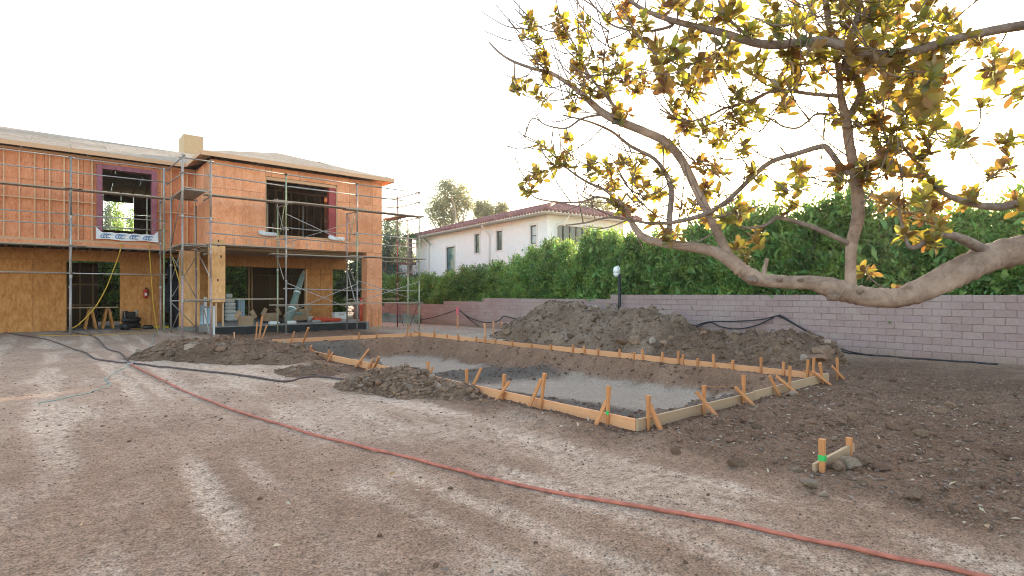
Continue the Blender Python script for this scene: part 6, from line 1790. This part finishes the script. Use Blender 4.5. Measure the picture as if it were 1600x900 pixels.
    for _ in range(46): C.append((rg.uniform(1482, 1660), rg.uniform(-60, 350)))     # the crown goes on beyond the picture
    for _ in range(16): C.append((rg.uniform(1000, 1480), rg.uniform(-90, -20)))
    C += [(a + rg.gauss(0, 10), b + rg.gauss(0, 9)) for a, b in list(C) if rg.random() < .85]
    base_nodes = [(q.copy(), r) for q, r in nodes]
    def to_px(q):
        v = q - CAM; f = v.dot(FW); return CXP + FPX * v.dot(RT) / f, HYP - FPX * v.z / f, f
    npx = [to_px(q) for q, r in base_nodes]
    arr = np.array(npx)
    order = []
    for (a, b) in C:
        i = int(np.argmin((arr[:, 0] - a) ** 2 + (arr[:, 1] - b) ** 2)); dist = math.hypot(arr[i, 0] - a, arr[i, 1] - b)
        order.append((dist, a, b, arr[i, 2]))
    order.sort()
    tips = []
    twigs = MB()
    live = [(q, r) for q, r in nodes]
    lp = np.array([q[:] for q, r in live])
    for dist, a, b, dep in order:
        dep = dep + rg.uniform(-1, 1) * min(.55, .08 + dist * .012)
        p = sv_d(a, b, dep)
        dd = np.linalg.norm(lp - np.array(p[:]), axis=1)
        # grow from a point that lies inward (towards the trunk), as twigs do
        pref = dd + .25 * np.maximum(0, (np.array(p[:]) - lp) @ np.array(RT[:]))
        i = int(np.argmin(pref)); q, r = live[i]
        L = (p - q).length
        ctrl = q.lerp(p, .5) + Vector((rg.uniform(-1, 1), rg.uniform(-1, 1), rg.uniform(-1.1, .5))) * L * .16
        pts = catmull([q, ctrl, p], 6); r0 = max(.006, min(r * .7, .006 + .009 * L)); n = len(pts)
        twigs.tube([x - base for x in pts], [r0 + (.005 - r0) * k / (n - 1) for k in range(n)], 5)
        for k in range(2, n):
            live.append((pts[k], .005)); lp = np.vstack([lp, np.array(pts[k][:])])
        tips.append((p, (p - ctrl).normalized(), dep))
    # bare side twigs, some of them forked
    cand = [(q, r) for q, r in live if to_px(q)[1] < 350 and to_px(q)[0] < 1420]
    for _ in range(300):
        q, r = cand[rg.randrange(len(cand))]
        d_ = (Vector((rg.gauss(0, 1), rg.gauss(0, 1), rg.gauss(.35, .8))).normalized() - RT * .75).normalized(); L = rg.uniform(.2, .75)
        pts = catmull([q, q + d_ * L * .5 + Vector((0, 0, -.03 * L)), q + d_ * L + Vector((0, 0, .16 * L))], 5); n = len(pts)
        twigs.tube([x - base for x in pts], [.0075 - .0035 * k / (n - 1) for k in range(n)], 5)
        if rg.random() < .6:
            s0 = pts[n // 2]; d2 = (d_ + Vector((rg.gauss(0, .6), rg.gauss(0, .6), rg.gauss(.5, .5)))).normalized(); L2 = L * rg.uniform(.3, .6)
            twigs.tube([s0 - base, s0 + d2 * L2 * .5 - base, s0 + d2 * L2 + Vector((0, 0, .05 * L2)) - base], [.0055, .0045, .0035], 5)
    o = twigs.build('fine_twigs', M['twig_mag'], t, True); o['kind'] = 'stuff'
    # leaf shapes
    def leaf_shape(seed):
        g = random.Random(seed); V = []; F = []; n = 6
        curl = g.uniform(-.25, .55); fold = g.uniform(.12, .4); tw = g.uniform(-.3, .3)
        for k in range(n + 1):
            f = k / n; w = .24 * (math.sin(math.pi * min(1, f ** 1.12)) ** .7) * (1.0 if f < .97 else .2) + .004
            z = -curl * f * f * .35; x = f * (1 - .12 * abs(curl) * f)
            for s in (-1, 0, 1):
                V.append((x, s * w, z + abs(s) * w * fold + s * w * tw * f))
        for k in range(n):
            for s in range(2):
                a = k * 3 + s; F.append((a, a + 3, a + 4, a + 1))
        return np.array(V), np.array(F)
    shapes = [leaf_shape(s) for s in range(7)]
    meshes = []
    for vs, fs in shapes:
        meshes.append((fast_mesh('leaf', vs, fs, M['leaf_mag'], True), fast_mesh('leaf', vs, fs, M['leaf_mag_rust'], True)))
    jobs = []
    for p, tw, dep in tips:
        ax = (tw * .55 + Vector((0, 0, .75)) + Vector((rg.gauss(0, .3), rg.gauss(0, .3), 0))).normalized()
        sx = ax.orthogonal().normalized(); sy = ax.cross(sx)
        n = rg.randint(8, 13); ph = rg.uniform(0, 6.28); rusty = rg.random() < .22; size = rg.uniform(.080, .118) * (1.12 if dep < 4.9 else 1.0)
        for k in range(n):
            az = ph + k * 2.4; el = R(rg.uniform(38, 112)) if k > 2 else R(rg.uniform(15, 50))
            rad = sx * math.cos(az) + sy * math.sin(az)
            D = (ax * math.cos(el) + rad * math.sin(el) + Vector((0, 0, -.12))).normalized()
            nn = (ax - D * ax.dot(D) + Vector((rg.gauss(0, .25), rg.gauss(0, .25), rg.gauss(0, .25))))
            S_ = nn.cross(D).normalized(); nn = D.cross(S_).normalized()
            L = size * rg.uniform(.75, 1.2)
            o_ = p - ax * .02 * k * .25
            mt = Matrix(((D.x * L, S_.x * L, nn.x * L, o_.x - base.x), (D.y * L, S_.y * L, nn.y * L, o_.y - base.y), (D.z * L, S_.z * L, nn.z * L, o_.z - base.z), (0, 0, 0, 1)))
            u, v_, f = to_px(p)
            inview = 125 < u < 1475 and -10 < v_ < 500
            jobs.append((f - (0 if inview else -50), mt, rg.randrange(7), rusty or rg.random() < .1))
    jobs.sort(key=lambda j: j[0])
    for f, mt, s, ru in jobs[:300]:
        o = bpy.data.objects.new('leaf', meshes[s][1 if ru else 0]); COL.objects.link(o); o.parent = t; o.matrix_local = mt
    for flag, nm in ((False, 'leaf_mag'), (True, 'leaf_mag_rust')):
        V = []; F = []; off = 0
        for f, mt, s, ru in jobs[300:]:
            if ru != flag: continue
            vs, fs = shapes[s]; A = np.array(mt)
            V.append(vs @ A[:3, :3].T + A[:3, 3]); F.append(fs + off); off += len(vs)
        o = link('foliage', fast_mesh('foliage', np.concatenate(V), np.concatenate(F), M[nm], True), t); o['kind'] = 'stuff'
magnolia()

# ================================================================ HAZE: thin volume added for the flare veil towards the low sun
def haze():
    o = MB().box(-340, 470, -260, 560, -2.0, 24).build('haze', None)
    m = bpy.data.materials.new('flare_veil'); m.use_nodes = True; nt = m.node_tree; nt.nodes.clear()
    out = nt.nodes.new('ShaderNodeOutputMaterial'); pv = nt.nodes.new('ShaderNodeVolumePrincipled')
    pv.inputs['Density'].default_value = 0.0004; pv.inputs['Anisotropy'].default_value = 0.6; pv.inputs['Color'].default_value = (1, .97, .94, 1)
    nt.links.new(pv.outputs[0], out.inputs['Volume']); o.data.materials.append(m)
    tag(o, kind='stuff')
haze()
